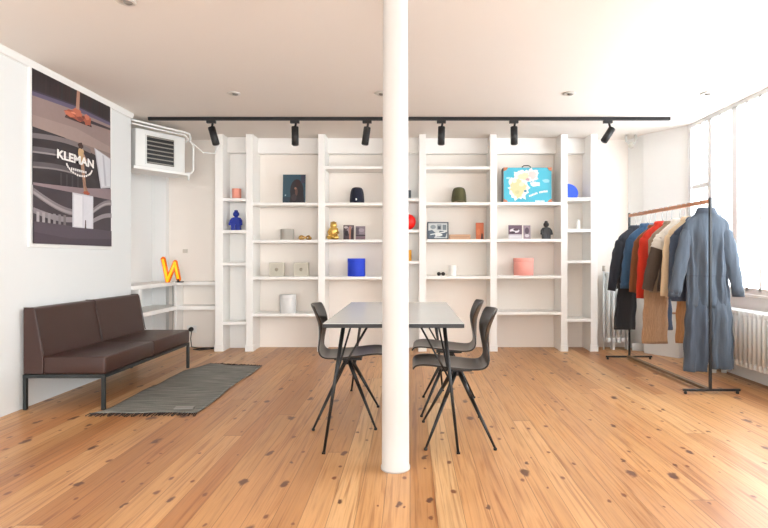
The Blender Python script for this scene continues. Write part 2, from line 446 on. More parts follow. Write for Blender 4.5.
# letter sign
Ys = 6.32
ns = empty('neon_letter_sign', (X(170, Ys), Ys, zt1), 'glowing orange letter sign leaning on the alcove shelf', 'sign')
def sg(px, py, dy=0): return Vector((X(px, Ys) - ns.location.x, dy, Z(py, Ys) - ns.location.z))
pts = [(163.3, 257.8), (167.8, 279.6), (175.2, 261.2), (178.6, 277.5)]
zmin = Z(280.6, Ys) - zt1
b = MB()
def sp(p, dy): v = sg(p[0], p[1], dy); v.z = v.z - zmin + .005; return v
for i in range(3):
    b.rod(sp(pts[i], 0), sp(pts[i + 1], 0), .031, m=None, n=16)
for p in pts: b.ball(sp(p, 0), .031)
for v in b.bm.verts: v.co.y *= .5
b.build('letter_channel', mat('orange_channel', (222, 112, 8), .35, var=.05, emit=.12), ns)
b = MB()
for i in range(3): b.rod(sp(pts[i], -.016), sp(pts[i + 1], -.016), .014, n=12)
for p in pts[1:3]: b.ball(sp(p, -.016), .014)
b.build('glowing_tube', mat('amber_tube', (255, 170, 24), .3, emit=.75), ns)
b = MB(); b.box(.075, .155, -.03, .03, 0, .012, bev=.003); b.box(.09, .115, -.015, .015, .01, .05); b.build('base', BLACK, ns)

# ------------------------------------------------------------------ track and lights
TY = 5.625
b = MB(); b.box(X(148.5, TY), X(670, TY), TY - .017, TY + .017, H - .035, H - .0005, bev=.003)
o = b.build('track_rail', BLACK); tag(o, 'long black lighting track fixed across the ceiling', 'track rail')
spots = [((211.5, 127.5), (216.5, 144.5), 'black track spotlight nearest the air conditioner, tilted rightward'),
         ((295, 127), (295.4, 145), 'black track spotlight second from the left end of the ceiling track'),
         ((367.3, 127.5), (365, 144.5), 'black track spotlight just left of the white column'),
         ((441.6, 127), (441, 144.5), 'black track spotlight just right of the white column'),
         ((514, 127), (514, 144.3), 'black track spotlight above the turquoise suitcase'),
         ((612, 128.5), (603.5, 141.5), 'black track spotlight at the right end, tilted sharply leftward')]
for (t0, t1, lab) in spots:
    xa = X(t0[0] - (4 if t0[0] > 600 else 0), TY)
    r = empty('track_spotlight', (xa, TY, H - .035), lab, 'spotlight', 'spotlights on the ceiling track')
    b = MB(); b.box(-.05, .045, -.018, .018, -.03, -.0005, bev=.003); b.build('adapter', BLACKF, r)
    P = Vector((X(t0[0], TY) - xa, 0, Z(t0[1], TY) - (H - .035))); Q = Vector((X(t1[0], TY) - xa, -.01, Z(t1[1], TY) - (H - .035)))
    b = MB(); b.rod((0.01, 0, -.025), P + (Q - P) * .12, .012); b.build('stem', BLACKF, r)
    b = MB(); b.rod(P, Q, .037, n=28); 
    hs_ = b.build('housing', BLACKF, r)
    b = MB(); dd = (Q - P).normalized(); b.rod(Q, Q + dd * .006, .034, .030, n=28); b.build('rim', BLACK, hs_)
for px, py, d, lab in ((126, 1, 3.08, 'recessed ceiling downlight nearest the camera, above the poster side'),
                       (234, 93, 4.8, 'recessed ceiling downlight in front of the bookcase\'s narrow left bay'),
                       (380.5, 93, 4.8, 'recessed ceiling downlight half hidden by the white column'),
                       (569, 92.5, 4.8, 'recessed ceiling downlight above the gap between suitcase and blue dome'),
                       (707, 92.5, 4.8, 'recessed ceiling downlight nearest the window wall')):
    r = empty('ceiling_downlight', (X(px, d), d, H), lab, 'downlight', 'recessed downlights in the ceiling')
    b = MB(); b.lathe([(.03, -.002), (.055, -.002), (.058, -.006), (.05, -.012), (.034, -.014), (.03, -.006)], (0, 0, 0), n=28); b.build('trim_ring', mat('downlight_ring', (205, 200, 192), .4), r)
    b = MB(); b.ball((0.012, 0, -.012), .026, sc_=(1, 1, .5)); b.build('lamp', mat('downlight_lamp', (128, 122, 114), .35), r)

# ------------------------------------------------------------------ poster
pr = empty('wall_poster', (XL, 4.025, 1.235), 'large framed poster of concrete curves and orange shoes on left wall', 'poster')
PW, PH = 1.052, 1.335
def P3(u, v, off): return (off, u * PW, v * PH)          # u along wall (left to right), v up
b = MB(); b.box(0.0005, .016, -.025, PW + .028, -.03, PH + .022, bev=.002)
b.build('frame', WHITE, pr)
pm = MB()
layer = [0]
def pp(pts, rgb):
    layer[0] += 1
    off = .0165 + layer[0] * .00006
    pm.poly([P3(u, v, off) for u, v in pts], rgbm(rgb, .45))
T3 = 1 / 3
# panel one (top): dark hedge, pavement, leg with orange shoes
def P1(pts, rgb): pp([(u, 2 * T3 + v * T3) for u, v in pts], rgb)
def P2(pts, rgb): pp([(u, T3 + v * T3) for u, v in pts], rgb)
def P3_(pts, rgb): pp([(u, v * T3) for u, v in pts], rgb)
def blob(fn, cu, cv, ru, rv, rgb, n=18, seed=0):
    fn([(cu + ru * math.cos(2 * PI * k / n) * (1 + .18 * math.sin(k * 2.3 + seed)), cv + rv * math.sin(2 * PI * k / n) * (1 + .18 * math.cos(k * 1.7 + seed))) for k in range(n)], rgb)
P1([(0, 0), (1, 0), (1, 1), (0, 1)], (46, 38, 40))
for i in range(22):
    u = i / 22; P1([(u, .6), (u + .015, .6), (u + .022, 1), (u + .008, 1)], (34 + (i * 7) % 22, 28 + (i * 5) % 18, 31 + (i * 5) % 18))
P1([(0, 0), (1, 0), (1, .60), (.5, .62), (0, .55)], (146, 126, 122))
P1([(0, .53), (.5, .60), (1, .60), (1, .66), (.5, .68), (0, .60)], (98, 90, 116))
P1([(0, .60), (.5, .68), (1, .66), (1, .69), (.5, .71), (0, .63)], (62, 54, 70))
P1([(.64, .46), (1, .50), (1, .545), (.66, .53)], (56, 46, 52))
P1([(0, 0), (1, 0), (1, .14), (.5, .26), (0, .2)], (158, 138, 132))
P1([(.500, .62), (.545, .62), (.555, 1), (.515, 1)], (176, 134, 114))
P1([(.36, .38), (.72, .40), (.70, .46), (.38, .45)], (70, 46, 44))
blob(P1, .50, .50, .13, .085, (158, 82, 62)); blob(P1, .52, .57, .06, .075, (186, 106, 82), seed=2); blob(P1, .42, .48, .06, .05, (198, 112, 84), seed=1)
blob(P1, .655, .50, .055, .10, (166, 88, 66), seed=4); blob(P1, .65, .56, .035, .055, (200, 118, 92), seed=3); blob(P1, .56, .47, .045, .04, (128, 62, 50), seed=5)
blob(P1, .47, .53, .03, .02, (220, 140, 112), seed=6); blob(P1, .60, .53, .02, .03, (116, 56, 46), seed=7)
# panel two: ring-like galleries, figure, leaning slab
P2([(0, 0), (1, 0), (1, 1), (0, 1)], (52, 46, 50))
def band(fn, u0, u1, vc, amp, th, rgb, bend=1.0, n=14, ph=0):
    up, dn = [], []
    for k in range(n + 1):
        t = k / n; u = u0 + (u1 - u0) * t; v = vc + amp * math.sin(PI * (t * bend + ph))
        up.append((u, min(1, max(0, v + th)))); dn.append((u, min(1, max(0, v))))
    for k in range(n): fn([dn[k], dn[k + 1], up[k + 1], up[k]], rgb)
P2([(.35, 1), (1, .78), (1, 1)], (138, 120, 116))
band(P2, 0, .7, .80, .10, .09, (120, 112, 114), .8)
band(P2, 0, .7, .56, .08, .10, (98, 92, 96), .8)
band(P2, 0, .72, .55, .08, .03, (148, 142, 142), .8)
band(P2, 0, .6, .30, .07, .10, (92, 86, 90), .8)
band(P2, 0, .6, .29, .07, .03, (140, 134, 134), .8)
for k in range(5): P2([(.30 + k * .07, .1), (.32 + k * .07, .1), (.32 + k * .07, .32), (.30 + k * .07, .32)], (74, 68, 72))
P2([(0, 0), (1, 0), (1, .10), (0, .05)], (112, 98, 100))
P2([(.0, .0), (1, 0), (1, .24), (.55, .12), (0, .04)], (140, 122, 126))
P2([(.745, 1), (1, .88), (1, .26), (.84, .20)], (186, 186, 192))
P2([(.765, .975), (.985, .87), (.985, .29), (.855, .24)], (206, 207, 212))
P2([(.90, .27), (.93, .28), (.89, .90), (.865, .91)], (180, 180, 188))
P2([(.54, .62), (.585, .62), (.60, .86), (.575, .90), (.53, .88), (.52, .80)], (196, 162, 118))
blob(P2, .555, .945, .035, .06, (66, 44, 40)); P2([(.55, .62), (.60, .62), (.635, .06), (.60, .06), (.575, .36)], (168, 132, 108))
P2([(.60, .30), (.66, .06), (.63, .04), (.585, .28)], (150, 112, 92)); blob(P2, .635, .045, .045, .035, (170, 84, 62))
P2([(.585, .84), (.64, .70), (.60, .60), (.59, .70)], (178, 140, 116))
# panel three
P3_([(0, 0), (1, 0), (1, 1), (0, 1)], (66, 58, 64))
band(P3_, 0, .48, .84, -.28, .12, (128, 120, 124), .5, ph=-0.0); band(P3_, 0, .48, .86, -.28, .05, (158, 150, 152), .5)
band(P3_, 0, .48, .52, -.10, .10, (142, 134, 138), .7); band(P3_, .7, 1, .62, .26, .11, (132, 124, 128), .5); band(P3_, .7, 1, .64, .26, .04, (164, 158, 160), .5)
band(P3_, .7, 1, .44, .18, .09, (146, 140, 144), .5)
for k in range(6): P3_([(.03 + k * .06, .36), (.06 + k * .06, .36), (.06 + k * .06, .55), (.03 + k * .06, .55)], (176 - k * 12, 170 - k * 12, 172 - k * 12))
P3_([(0, 0), (1, 0), (1, .33), (0, .38)], (84, 74, 84))
P3_([(0, .0), (1, 0), (1, .16), (.4, .12), (0, .2)], (72, 62, 72))
P3_([(.44, .34), (.72, .34), (.72, 1.0), (.44, 1.0)], (204, 204, 210))
P3_([(.46, .36), (.57, .36), (.57, .97), (.46, .97)], (222, 222, 226)); P3_([(.585, .36), (.70, .36), (.70, .97), (.585, .97)], (214, 214, 220))
P3_([(.60, .33), (.622, .33), (.618, .50), (.607, .50)], (70, 54, 50))
pm.build('print', None, pr)
me = text_mesh('KLEMAN', .155)
o = bpy.data.objects.new('lettering', me); COL.objects.link(o); me.materials.append(mat('poster_white', (240, 238, 234), .5)); o.parent = pr
xs = [v.co.x for v in me.vertices]; sxx = .50 / (max(xs) - min(xs)); ys_ = [v.co.y for v in me.vertices]; syy = .074 / (max(ys_) - min(ys_)); 
for v in me.vertices: v.co.x *= sxx; v.co.y *= syy 
o.rotation_euler = (PI / 2, 0, PI / 2); o.location = (.0172 + layer[0] * .00006, .49 * PW, .548 * PH)
b = MB()
for k in range(15):
    a = PI + .35 + (PI - .7) * k / 14
    cu, cv = .535 * PW + .185 * math.cos(a), .528 * PH + .105 * math.sin(a)
    M = Matrix.Translation((.0172 + layer[0] * .00006, cu, cv)) @ Matrix.Rotation(a + PI / 2, 4, 'X')
    b.box(-.0003, .0003, -.0105, .0095, -.009 + .002 * (k % 3), .009, M=M)
for k in range(8):
    b.box(.0170 + layer[0] * .00006, .0176 + layer[0] * .00006, .42 * PW + k * .028, .42 * PW + k * .028 + .018, .475 * PH, .49 * PH)
b.build('seal_lettering', MATS['poster_white'], pr)

# ------------------------------------------------------------------ sofa
LEA = mat('brown_leather', (60, 37, 31), .42, var=.16, nscale=6, bump=.12, bscale=120)
STEEL = mat('sofa_steel', (62, 66, 67), .38, metal=.6, var=.05)
sx0, sx1, sy0, sy1 = -2.862, -2.258, 3.915, 5.43
sf = empty('two_seat_sofa', (sx0, sy0, 0), 'low dark brown leather two-seat sofa with thin steel legs against left wall', 'sofa')
def sbox(name, x0, x1, y0, y1, z0, z1, m, bev, root=sf):
    b = MB(); b.box(x0, x1, y0, y1, z0, z1, bev=bev, seg=3); return part(b, name, m, root)
b = MB()
b.box(sx0, sx1, sy0, sy0 + .025, .235, .262); b.box(sx0, sx1, sy1 - .025, sy1, .235, .262)
b.box(sx0, sx0 + .025, sy0 + .02, sy1 - .02, .2352, .2618); b.box(sx1 - .025, sx1, sy0 + .02, sy1 - .02, .2352, .2618)
b.box(sx0 + .02, sx1 - .02, (sy0 + sy1) / 2 - .012, (sy0 + sy1) / 2 + .012, .24, .26)
part(b, 'frame', STEEL, sf)
for xx in (sx0, sx1 - .025):
    for yy in (sy0, sy1 - .025):
        sbox('leg', xx, xx + .025, yy, yy + .025, 0, .2351, STEEL, .002)
ym = (sy0 + sy1) / 2
for (ya, yb_) in ((sy0 + .004, ym - .003), (ym + .003, sy1 - .004)):
    b = MB(); t = bmesh.new()
    b.box(sx0 + .150, sx1 + .002, ya + .001, yb_ - .001, .264, .392, bev=.012, seg=3)
    part(b, 'seat_cushion', LEA, sf)
    b = MB(); b.prism([(sx0 + .001, .264), (sx0 + .149, .264), (sx0 + .148, .39), (sx0 + .085, .742), (sx0 + .075, .752), (sx0 + .006, .752), (sx0 + .001, .745)], ya, yb_, 'y', bev=.006)
    part(b, 'backrest', LEA, sf)
for yy in (sy0 + .006, ym - .004, ym + .004, sy1 - .006):
    b = MB(); b.tube([(sx0 + .156, yy, .398), (sx0 + .150, yy, .41), (sx0 + .0875, yy, .742), (sx0 + .075, yy, .754), (sx0 + .005, yy, .754)], .0035, n=6)
    part(b, 'piping', mat('dark_piping', (54, 36, 32), .5), sf)

# ------------------------------------------------------------------ rug
rugm = bpy.data.materials.new('woven_grey_rug'); rugm.use_nodes = True
nt = rugm.node_tree; N = nt.nodes; L = nt.links; bb = N['Principled BSDF']
tc = N.new('ShaderNodeTexCoord')
def rn(scale, sx, sy):
    mp = N.new('ShaderNodeMapping'); mp.inputs['Scale'].default_value = (sx, sy, 1); L.new(tc.outputs['Object'], mp.inputs[0])
    n = N.new('ShaderNodeTexNoise'); n.inputs['Scale'].default_value = scale; n.inputs['Detail'].default_value = 3; L.new(mp.outputs[0], n.inputs[0]); return n
n1 = rn(1, 4, 60); n2 = rn(1, 130, 130)
cr = N.new('ShaderNodeValToRGB'); e = cr.color_ramp.elements
e[0].position = .35; e[0].color = lin((100, 101, 97)); e[1].position = .65; e[1].color = lin((152, 150, 142)); L.new(n1.outputs[0], cr.inputs[0])
mx = N.new('ShaderNodeMix'); mx.data_type = 'RGBA'; mx.blend_type = 'MULTIPLY'; mx.inputs[0].default_value = .6
c2 = N.new('ShaderNodeValToRGB'); c2.color_ramp.elements[0].position = .35; c2.color_ramp.elements[0].color = (.55, .55, .55, 1); c2.color_ramp.elements[1].position = .6; L.new(n2.outputs[0], c2.inputs[0])
L.new(cr.outputs[0], mx.inputs[6]); L.new(c2.outputs[0], mx.inputs[7]); L.new(mx.outputs[2], bb.inputs['Base Color']); bb.inputs['Roughness'].default_value = .95
bp = N.new('ShaderNodeBump'); bp.inputs['Strength'].default_value = .6; bp.inputs['Distance'].default_value = .004; L.new(n2.outputs[0], bp.inputs['Height']); L.new(bp.outputs[0], bb.inputs['Normal'])
rg = empty('woven_rug', (-1.9, 4.65, 0), 'grey woven runner rug with dark fringed ends beside the brown sofa', 'rug')
def rug_pt(u, v):   # u across, v along (near to far)
    xl = -2.245 - .05 * max(0, 1 - v * 25) + .012 * math.sin(v * 9) ** 2 + max(0, v - .8) * .62; xr = -1.54 + .012 * math.sin(v * 9)
    yl = 3.80 + v * (5.60 - 3.80); yr = 3.83 + v * (5.47 - 3.83)
    return (xl + (xr - xl) * u, yl + (yr - yl) * u + .008 * math.sin(u * 11))
grid = []
nv, nu = 60, 24
for i in range(nv + 1):
    row = []
    for j in range(nu + 1):
        x, y = rug_pt(j / nu, i / nv)
        z = .009 + .002 * math.sin(x * 9 + y * 5) + .002 * math.sin(y * 17)
        row.append((x, y, z))
    grid.append(row)
b = MB(); b.sheet(grid, -.006); part(b, 'weave', rugm, rg)
zmin_ = min(v.co.z for v in rg.children[0].data.vertices)
for v in rg.children[0].data.vertices: v.co.z += .0008 - zmin_
b = MB()
for v_, s in ((0, -1), (1, 1)):
    for k in range(60):
        x, y = rug_pt(k / 59, v_); dx = random.uniform(-.02, .02); ln = random.uniform(.035, .075)
        b.tube([(x, y - s * .01, .008), (x + dx * .5, y + s * ln * .5, .006), (x + dx, y + s * ln, .004)], .0035, n=5)
o = part(b, 'fringe', mat('fringe_brown', (62, 48, 42), .9), rg); o['kind'] = 'stuff'
b = MB(); 
t_ = [(-1.74, 3.90), (-1.60, 3.905), (-1.61, 3.97), (-1.75, 3.965)]
b.prism(t_, .0105, .016, 'z'); part(b, 'fabric_tag', mat('tag_grey', (150, 148, 142), .8), rg)

# ------------------------------------------------------------------ table
TX, TW = -.095, .405
ty0, ty1, tz = 3.02, 4.50, .75
tb = empty('dining_table', (TX, (ty0 + ty1) / 2, 0), 'rectangular grey-topped table on thin black braced metal legs', 'table')
TOP = mat('grey_laminate', (196, 199, 197), .25, var=.03, nscale=3, spec=.6)
b = MB(); b.box(TX - TW + .002, TX + TW - .002, ty0 + .002, ty1 - .002, tz - .004, tz, bev=.0015); part(b, 'tabletop', TOP, tb)
b = MB(); b.box(TX - TW, TX + TW, ty0, ty1, tz - .026, tz - .0042, bev=.002); part(b, 'tabletop_edge', BLACK, tb)
for sx in (-1, 1):
    for ye, sy in ((ty0, 1), (ty1, -1)):
        foot = Vector((TX - .014 + sx * .386, ye + sy * .02, 0)); top = Vector((TX + sx * .298, ye + sy * .11, tz - .027))
        b = MB(); b.rod(foot, top, .008, .012, n=12); 
        j = foot.lerp(top, .56)
        for q in (Vector((TX + sx * .155, ye + sy * .12, tz - .027)), Vector((TX + sx * .268, ye + sy * .30, tz - .027))):
            b.rod(j, q, .006, n=8)
        b.box(foot.x - .01, foot.x + .01, foot.y - .01, foot.y + .01, 0, .01)
        part(b, 'leg', BLACK, tb)

# ------------------------------------------------------------------ chairs
PLY = mat('dark_stained_plywood', (38, 34, 31), .32, var=.25, nscale=5, stretch=(1, 14, 1), coat=.2)
def chair(loc, rz, label):
    r = empty('plywood_chair', loc, label, 'chair', 'black plywood chairs at the table', rz)
    # local: sitter faces -x, back at +x
    prof = [(-.262, .430, .155), (-.256, .450, .170), (-.235, .462, .182), (-.17, .464, .197), (-.08, .452, .205), (.02, .441, .203), (.10, .433, .192), (.155, .432, .175), (.190, .448, .158), (.207, .485, .142), (.212, .54, .130), (.213, .61, .128), (.215, .655, .140), (.222, .69, .165), (.236, .73, .184), (.252, .768, .188), (.265, .795, .178), (.269, .806, .155)]
    n = 14; g = []
    for i, (x, z, hw) in enumerate(prof):
        row = []
        back = max(0, min(1, (z - .48) / .2))
        for k in range(n + 1):
            s = -1 + 2 * k / n
            y = s * hw
            dz = (abs(s) ** 2.5) * .014 * (1 - back)
            dx = -(abs(s) ** 2) * .045 * back
            row.append((x + dx, y, z + dz))
        g.append(row)
    b = MB(); b.sheet(g, .011); o = b.build('seat_shell', PLY, r)
    sd = o.modifiers.new('s', 'SUBSURF'); sd.levels = 1; sd.render_levels = 1
    # bracket
    b = MB(); b.box(-.09, .10, -.07, .07, .418, .431, bev=.003); b.box(-.02, .04, -.075, .075, .392, .420, bev=.004); b.build('seat_bracket', BLACK, r)
    for sx in (-1, 1):
        for sy in (-1, 1):
            b = MB(); p = Vector((.01 + sx * .012, sy * .062, .412)); q = Vector((.01 + sx * .203, sy * .262, .010))
            b.rod(p, p.lerp(q, .35), .0145, .0125, n=10); b.rod(p.lerp(q, .35), q, .0125, .007, n=10)
            lg = b.build('leg', BLACK, r)
            b = MB(); b.lathe([(.010, 0), (.011, .008), (.009, .014)], (q.x, q.y, 0), n=12); b.build('glide', BLACKF, lg)
    return r
chair((.285, 3.36, 0), 0, 'black bent-plywood chair nearest the camera on the right side of the table')
chair((.288, 4.0, 0), math.radians(-3), 'black bent-plywood chair further back on the right side of the table')
chair((-.425, 3.72, 0), PI + .03, 'black bent-plywood chair on the left side of the table, back toward the rug')

# ------------------------------------------------------------------ radiators
RW = mat('radiator_white', (228, 230, 229), .4, var=.01)
rad = empty('radiator', (3.02, 4.6, 0), 'long white column radiator standing under the window', 'radiator')
y = 5.30
while y > 3.4:
    b = MB()
    for xx in (2.965, 3.035, 3.10):
        b.tube([(xx, y, .19), (xx, y, .64)], .019, n=10)
    b.box(2.95, 3.115, y - .022, y + .022, .155, .215, bev=.014, seg=3); b.box(2.95, 3.115, y - .022, y + .022, .60, .655, bev=.014, seg=3)
    part(b, 'section', RW, rad); y -= .062
for yy in (5.2, 3.6):
    b = MB(); b.box(2.96, 3.0, yy - .015, yy + .015, 0, .17, bev=.003); b.box(3.06, 3.10, yy - .015, yy + .015, 0, .17, bev=.003); part(b, 'foot', RW, rad)
b = MB(); b.tube([(3.03, 5.31, .21), (3.03, 5.42, .21), (3.03, 5.46, .19), (3.03, 5.46, .0)], .012); part(b, 'pipe', RW, rad)
rad2 = empty('radiator', (2.6, 6.55, 0), 'tall white column radiator in the niche behind the clothes rack', 'radiator')
x = X(607, 6.55)
while x < 2.72:
    b = MB()
    for yy in (6.50, 6.58): b.tube([(x, yy, .13), (x, yy, .93)], .019, n=10)
    b.box(x - .023, x + .023, 6.475, 6.605, .09, .15, bev=.014, seg=3); b.box(x - .023, x + .023, 6.475, 6.605, .90, .955, bev=.014, seg=3)
    part(b, 'section', RW, rad2); x += .06
for xx in (2.5, 2.68):
    b = MB(); b.box(xx - .015, xx + .015, 6.5, 6.58, 0, .1, bev=.003); part(b, 'foot', RW, rad2)
b = MB(); xv = X(604, 6.52); b.tube([(xv, 6.53, 0), (xv, 6.53, .97)], .012); b.tube([(xv, 6.53, .93), (2.46, 6.53, .93)], .010); part(b, 'pipe', RW, rad2)
b = MB(); b.tube([(xv, 6.53, .965), (xv, 6.53, 1.03)], [.022, .018]); part(b, 'valve', mat('valve_beige', (196, 186, 172), .5), rad2)
# ceiling fixture in the niche
fx = empty('ceiling_pipe_fitting', (X(631, 6.45), 6.45, H), 'small white pipe fitting hanging in the niche behind the rack', 'pipe fitting')
b = MB(); b.tube([(-.06, 0, -.0005), (-.06, 0, -.07), (-.02, 0, -.10), (.04, 0, -.10), (.055, 0, -.06), (.055, 0, -.0005)], .014); b.build('pipe', mat('fitting_white', (206, 206, 202), .5), fx)
b = MB(); b.lathe([(.03, -.15), (.034, -.13), (.024, -.10), (.014, -.085)], (0, 0, 0), n=20); b.build('nozzle', mat('fitting_cream', (218, 214, 204), .5), fx)
# low boxed ledge in front of the slanted pier
b = MB()
pA, pB = Vector((2.825, 6.42)), Vector((XR - .005, 5.98)); dv = (pB - pA).normalized(); nv_ = Vector((-dv.y, dv.x)); nv_ = -nv_ if nv_.y > 0 else nv_
q = [pA + dv * .08, pA + dv * .50, pA + dv * .50 + nv_ * .10, pA + dv * .08 + nv_ * .10]
led = empty('boxed_ledge', (q[0].x, q[0].y, 0), 'low white boxed ledge with thin wooden edge behind the clothes rack', 'ledge')
b.prism([tuple(v - nv_ * -.014) for v in q], 0, .49, 'z'); part(b, 'box', WHITE, led)
b = MB(); b.prism([tuple(v - nv_ * -.016) for v in q], .4905, .505, 'z'); part(b, 'wooden_edge', mat('ledge_wood', (176, 140, 112), .5), led)

# ------------------------------------------------------------------ clothes rack
RK = mat('rack_steel', (52, 52, 54), .4, metal=.4)
RWD = mat('rack_rod_wood', (204, 146, 112), .45, var=.2, nscale=9, stretch=(1, .2, 1))
ry0, ry1 = 4.39, 5.89
rx0, rx1 = 2.487, 2.437
def rx(y): return rx0 + (rx1 - rx0) * (y - ry0) / (ry1 - ry0)
rk = empty('clothes_rack', (2.46, 5.14, 0), 'freestanding clothes rack with slim steel posts and wooden hanging rod', 'clothes rack')
ZR = 1.595
for yy, xa, xb in ((ry0, X(683, ry0), X(740, ry0)), (ry1, X(606, ry1), X(652, ry1))):
    b = MB(); b.box(xa, xb, yy - .012, yy + .012, .022, .040, bev=.002)
    for xx in (xa + .02, xb - .02): b.lathe([(.012, 0), (.013, .015), (.006, .023)], (xx, yy, 0), n=14)
    part(b, 'base_bar', RK, rk)
    b = MB(); b.box(rx(yy) - .010, rx(yy) + .010, yy - .010, yy + .010, .038, 1.625, bev=.002); part(b, 'post', RK, rk)
b = MB(); b.prism([(rx(ry0) - .016, ry0 + .0105), (rx(ry0) + .016, ry0 + .0105), (rx(ry1) + .016, ry1 - .0105), (rx(ry1) - .016, ry1 - .0105)], ZR - .016, ZR + .016, 'z', bev=.003); part(b, 'hanging_rod', RWD, rk)
b = MB(); b.prism([(rx(ry0) - .034, ry0 + .013), (rx(ry0) + .012, ry0 + .013), (rx(ry1) + .012, ry1 - .013), (rx(ry1) - .034, ry1 - .013)], .022, .046, 'z', bev=.002); part(b, 'bottom_rail', mat('rail_bronze', (112, 88, 64), .45), rk)

def hanger(y, xc, ztop, label, wide=.19, m=None):
    """a hanger: hook over the rod, arms sloping down; ztop = height where the arms meet"""
    r = empty('clothes_hanger', (xc, y, ztop), label, 'hanger', 'hangers on the rack')
    dx = rx(y) - xc; zr = ZR + .018 - ztop
    b = MB()
    pts = [(0, 0, 0), (dx * .5, 0, (zr - .05) * .5), (dx + .012, 0, zr - .045), (dx + .023, 0, zr - .02), (dx + .018, 0, zr + .001), (dx, 0, zr + .006), (dx - .019, 0, zr - .002), (dx - .023, 0, zr - .018)]
    b.tube(pts, .0028, n=6); b.build('hook', mat('hook_steel', (170, 172, 174), .3, metal=.9), r)
    b = MB(); b.tube([(-wide, 0, -.075), (-wide * .5, 0, -.03), (0, 0, .004), (wide * .5, 0, -.03), (wide, 0, -.075)], [.006, .011, .012, .011, .006], n=8)
    b.build('shoulder_bar', m or mat('hanger_grey', (92, 106, 118), .45), r)
    return r

def fold(th, z, amp, k, ph):
    return 1 + amp * math.sin(k * th + ph + z * 3.0) + amp * .6 * math.sin((k * 2 + 1) * th + ph * 1.7 - z * 5)
def ering(c, hw, ht, n, amp, k, ph, z):
    pts = []
    for i in range(n):
        th = 2 * PI * i / n
        ct, st = math.cos(th), math.sin(th)
        xx = hw * math.copysign(abs(ct) ** .8, ct); yy = ht * math.copysign(abs(st) ** .75, st) * fold(th, z, amp, k, ph)
        pts.append((c[0] + xx, c[1] + yy, c[2]))
    return pts
def loft_body(b, xc, y, rows, n=44, k=6, ph=0.0, m=None):
    """rows of (z, halfwidth, halfdepth, fold amount, x offset)"""
    dense = []
    for i in range(len(rows) - 1):
        a, c = rows[i], rows[i + 1]; steps = max(1, int(abs(a[0] - c[0]) / .035))
        for s in range(steps): t = s / steps; dense.append(tuple(a[q] + (c[q] - a[q]) * t for q in range(5)))
    dense.append(rows[-1])
    b.loft([ering((xc + q[4] + .004 * math.sin(q[0] * 31 + ph), y, q[0]), q[1], q[2], n, q[3], k, ph, q[0]) for q in dense], m)

def sleeve(b, pts, rad, y, flat=.55, ph=0, m=None, n=16):
    rings = []
    P = [Vector(p) for p in pts]
    N_ = 16
    def interp(t):
        f = t * (len(P) - 1); i = min(int(f), len(P) - 2); u = f - i; return P[i].lerp(P[i + 1], u), rad[i] + (rad[i + 1] - rad[i]) * u
    for s in range(N_ + 1):
        t = s / N_; c, r_ = interp(t); c2, _ = interp(min(1, t + .02)); c1, _ = interp(max(0, t - .02))
        d = (c2 - c1).normalized(); a = Vector((-d.z, 0, d.x)).normalized(); bb_ = Vector((0, 1, 0))
        rr = r_ * (1 + .05 * math.sin(s * 1.9 + ph) + .03 * math.sin(s * 4.1 + ph * 2))
        rings.append([tuple(c + a * rr * math.cos(2 * PI * k / n) + bb_ * rr * flat * math.sin(2 * PI * k / n) * (1 + .12 * math.sin(k * 2 + s * .9 + ph))) for k in range(n)])
    b.loft(rings, m)

def jacket(name, label, cat, y, xc, ztop, zhem, mbody, sh=.205, hem=.215, ht=.034, cuff=None, sl_m=None, collar_m=None, sl_end=None, ph=0.0, flare=.03, sr=.060, xl=2.22):
    r = empty(name, (xc, y, zhem), label, cat, 'clothes on the rack')
    o3 = (-xc, -y, -zhem)
    def put(b, nm, m):
        o = b.build(nm, m, r); o.data.transform(Matrix.Translation(o3)); return o
    b = MB()
    rows = [(ztop, .050, .024, 0, 0), (ztop - .020, .075, .028, 0, 0), (ztop - .05, .115, .030, .02, 0), (ztop - .082, .155, .032, .03, 0), (ztop - .115, sh - .018, .032, .04, 0), (ztop - .15, sh - .004, ht, .05, 0),
            (ztop - .24, sh - .014, ht + .002, .12, 0), ((ztop + zhem) / 2 - .05, sh - .02, ht + .004, .2, 0), (zhem + .04, hem - .005, ht + .003, .24, 0), (zhem, hem, ht, .24, 0)]
    loft_body(b, xc, y, rows, ph=ph); put(b, 'body', mbody)
    for s in (-1, 1):
        ze = sl_end if sl_end else zhem + .01
        b = MB(); x0 = xc + s * (sh - .045); off = (xc - xl - sr * .74) - (sh - .045); flare = off - .045
        sleeve(b, [(x0 - s * .03, y, ztop - .12), (x0 + s * .012, y, ztop - .18), (x0 + s * (off * .40), y, ztop - .30), (x0 + s * (off * .72), y, (ztop - .3 + ze) / 2), (x0 + s * off, y, ze)], [sr * .45, sr * .92, sr, sr * .9, sr * .76], y, ph=ph + s, flat=.5)
        o = put(b, 'sleeve', sl_m or mbody)
        if cuff:
            b = MB(); cx0 = x0 + s * (.045 + flare); b.loft([ering((cx0, y, ze + .045), sr * .76, sr * .42, 16, 0, 1, 0, 0), ering((cx0, y, ze - .012), sr * .74, sr * .42, 16, 0, 1, 0, 0)]); put(b, 'cuff', cuff)
    b = MB(); cm = collar_m or mbody
    n = 26; g = []
    for rr, zz in ((.062, -.018), (.066, .012), (.078, .006), (.092, -.022)):
        g.append([(xc + rr * math.cos(2 * PI * k / n) , y + rr * .46 * math.sin(2 * PI * k / n), ztop + zz) for k in range(n)])
    b.loft(g, caps=False)
    o = put(b, 'collar', cm)
    return r
def cloth(name, rgb, rough=.85, var=.32, ns=26, stretch=(1, 1, .14), **k): return mat(name, rgb, rough, var=var, nscale=ns, bump=1.0, bscale=24, sheen=.15, stretch=stretch, **k)  # default vertical streaks paint fold shading and worn tone into the cloth colour
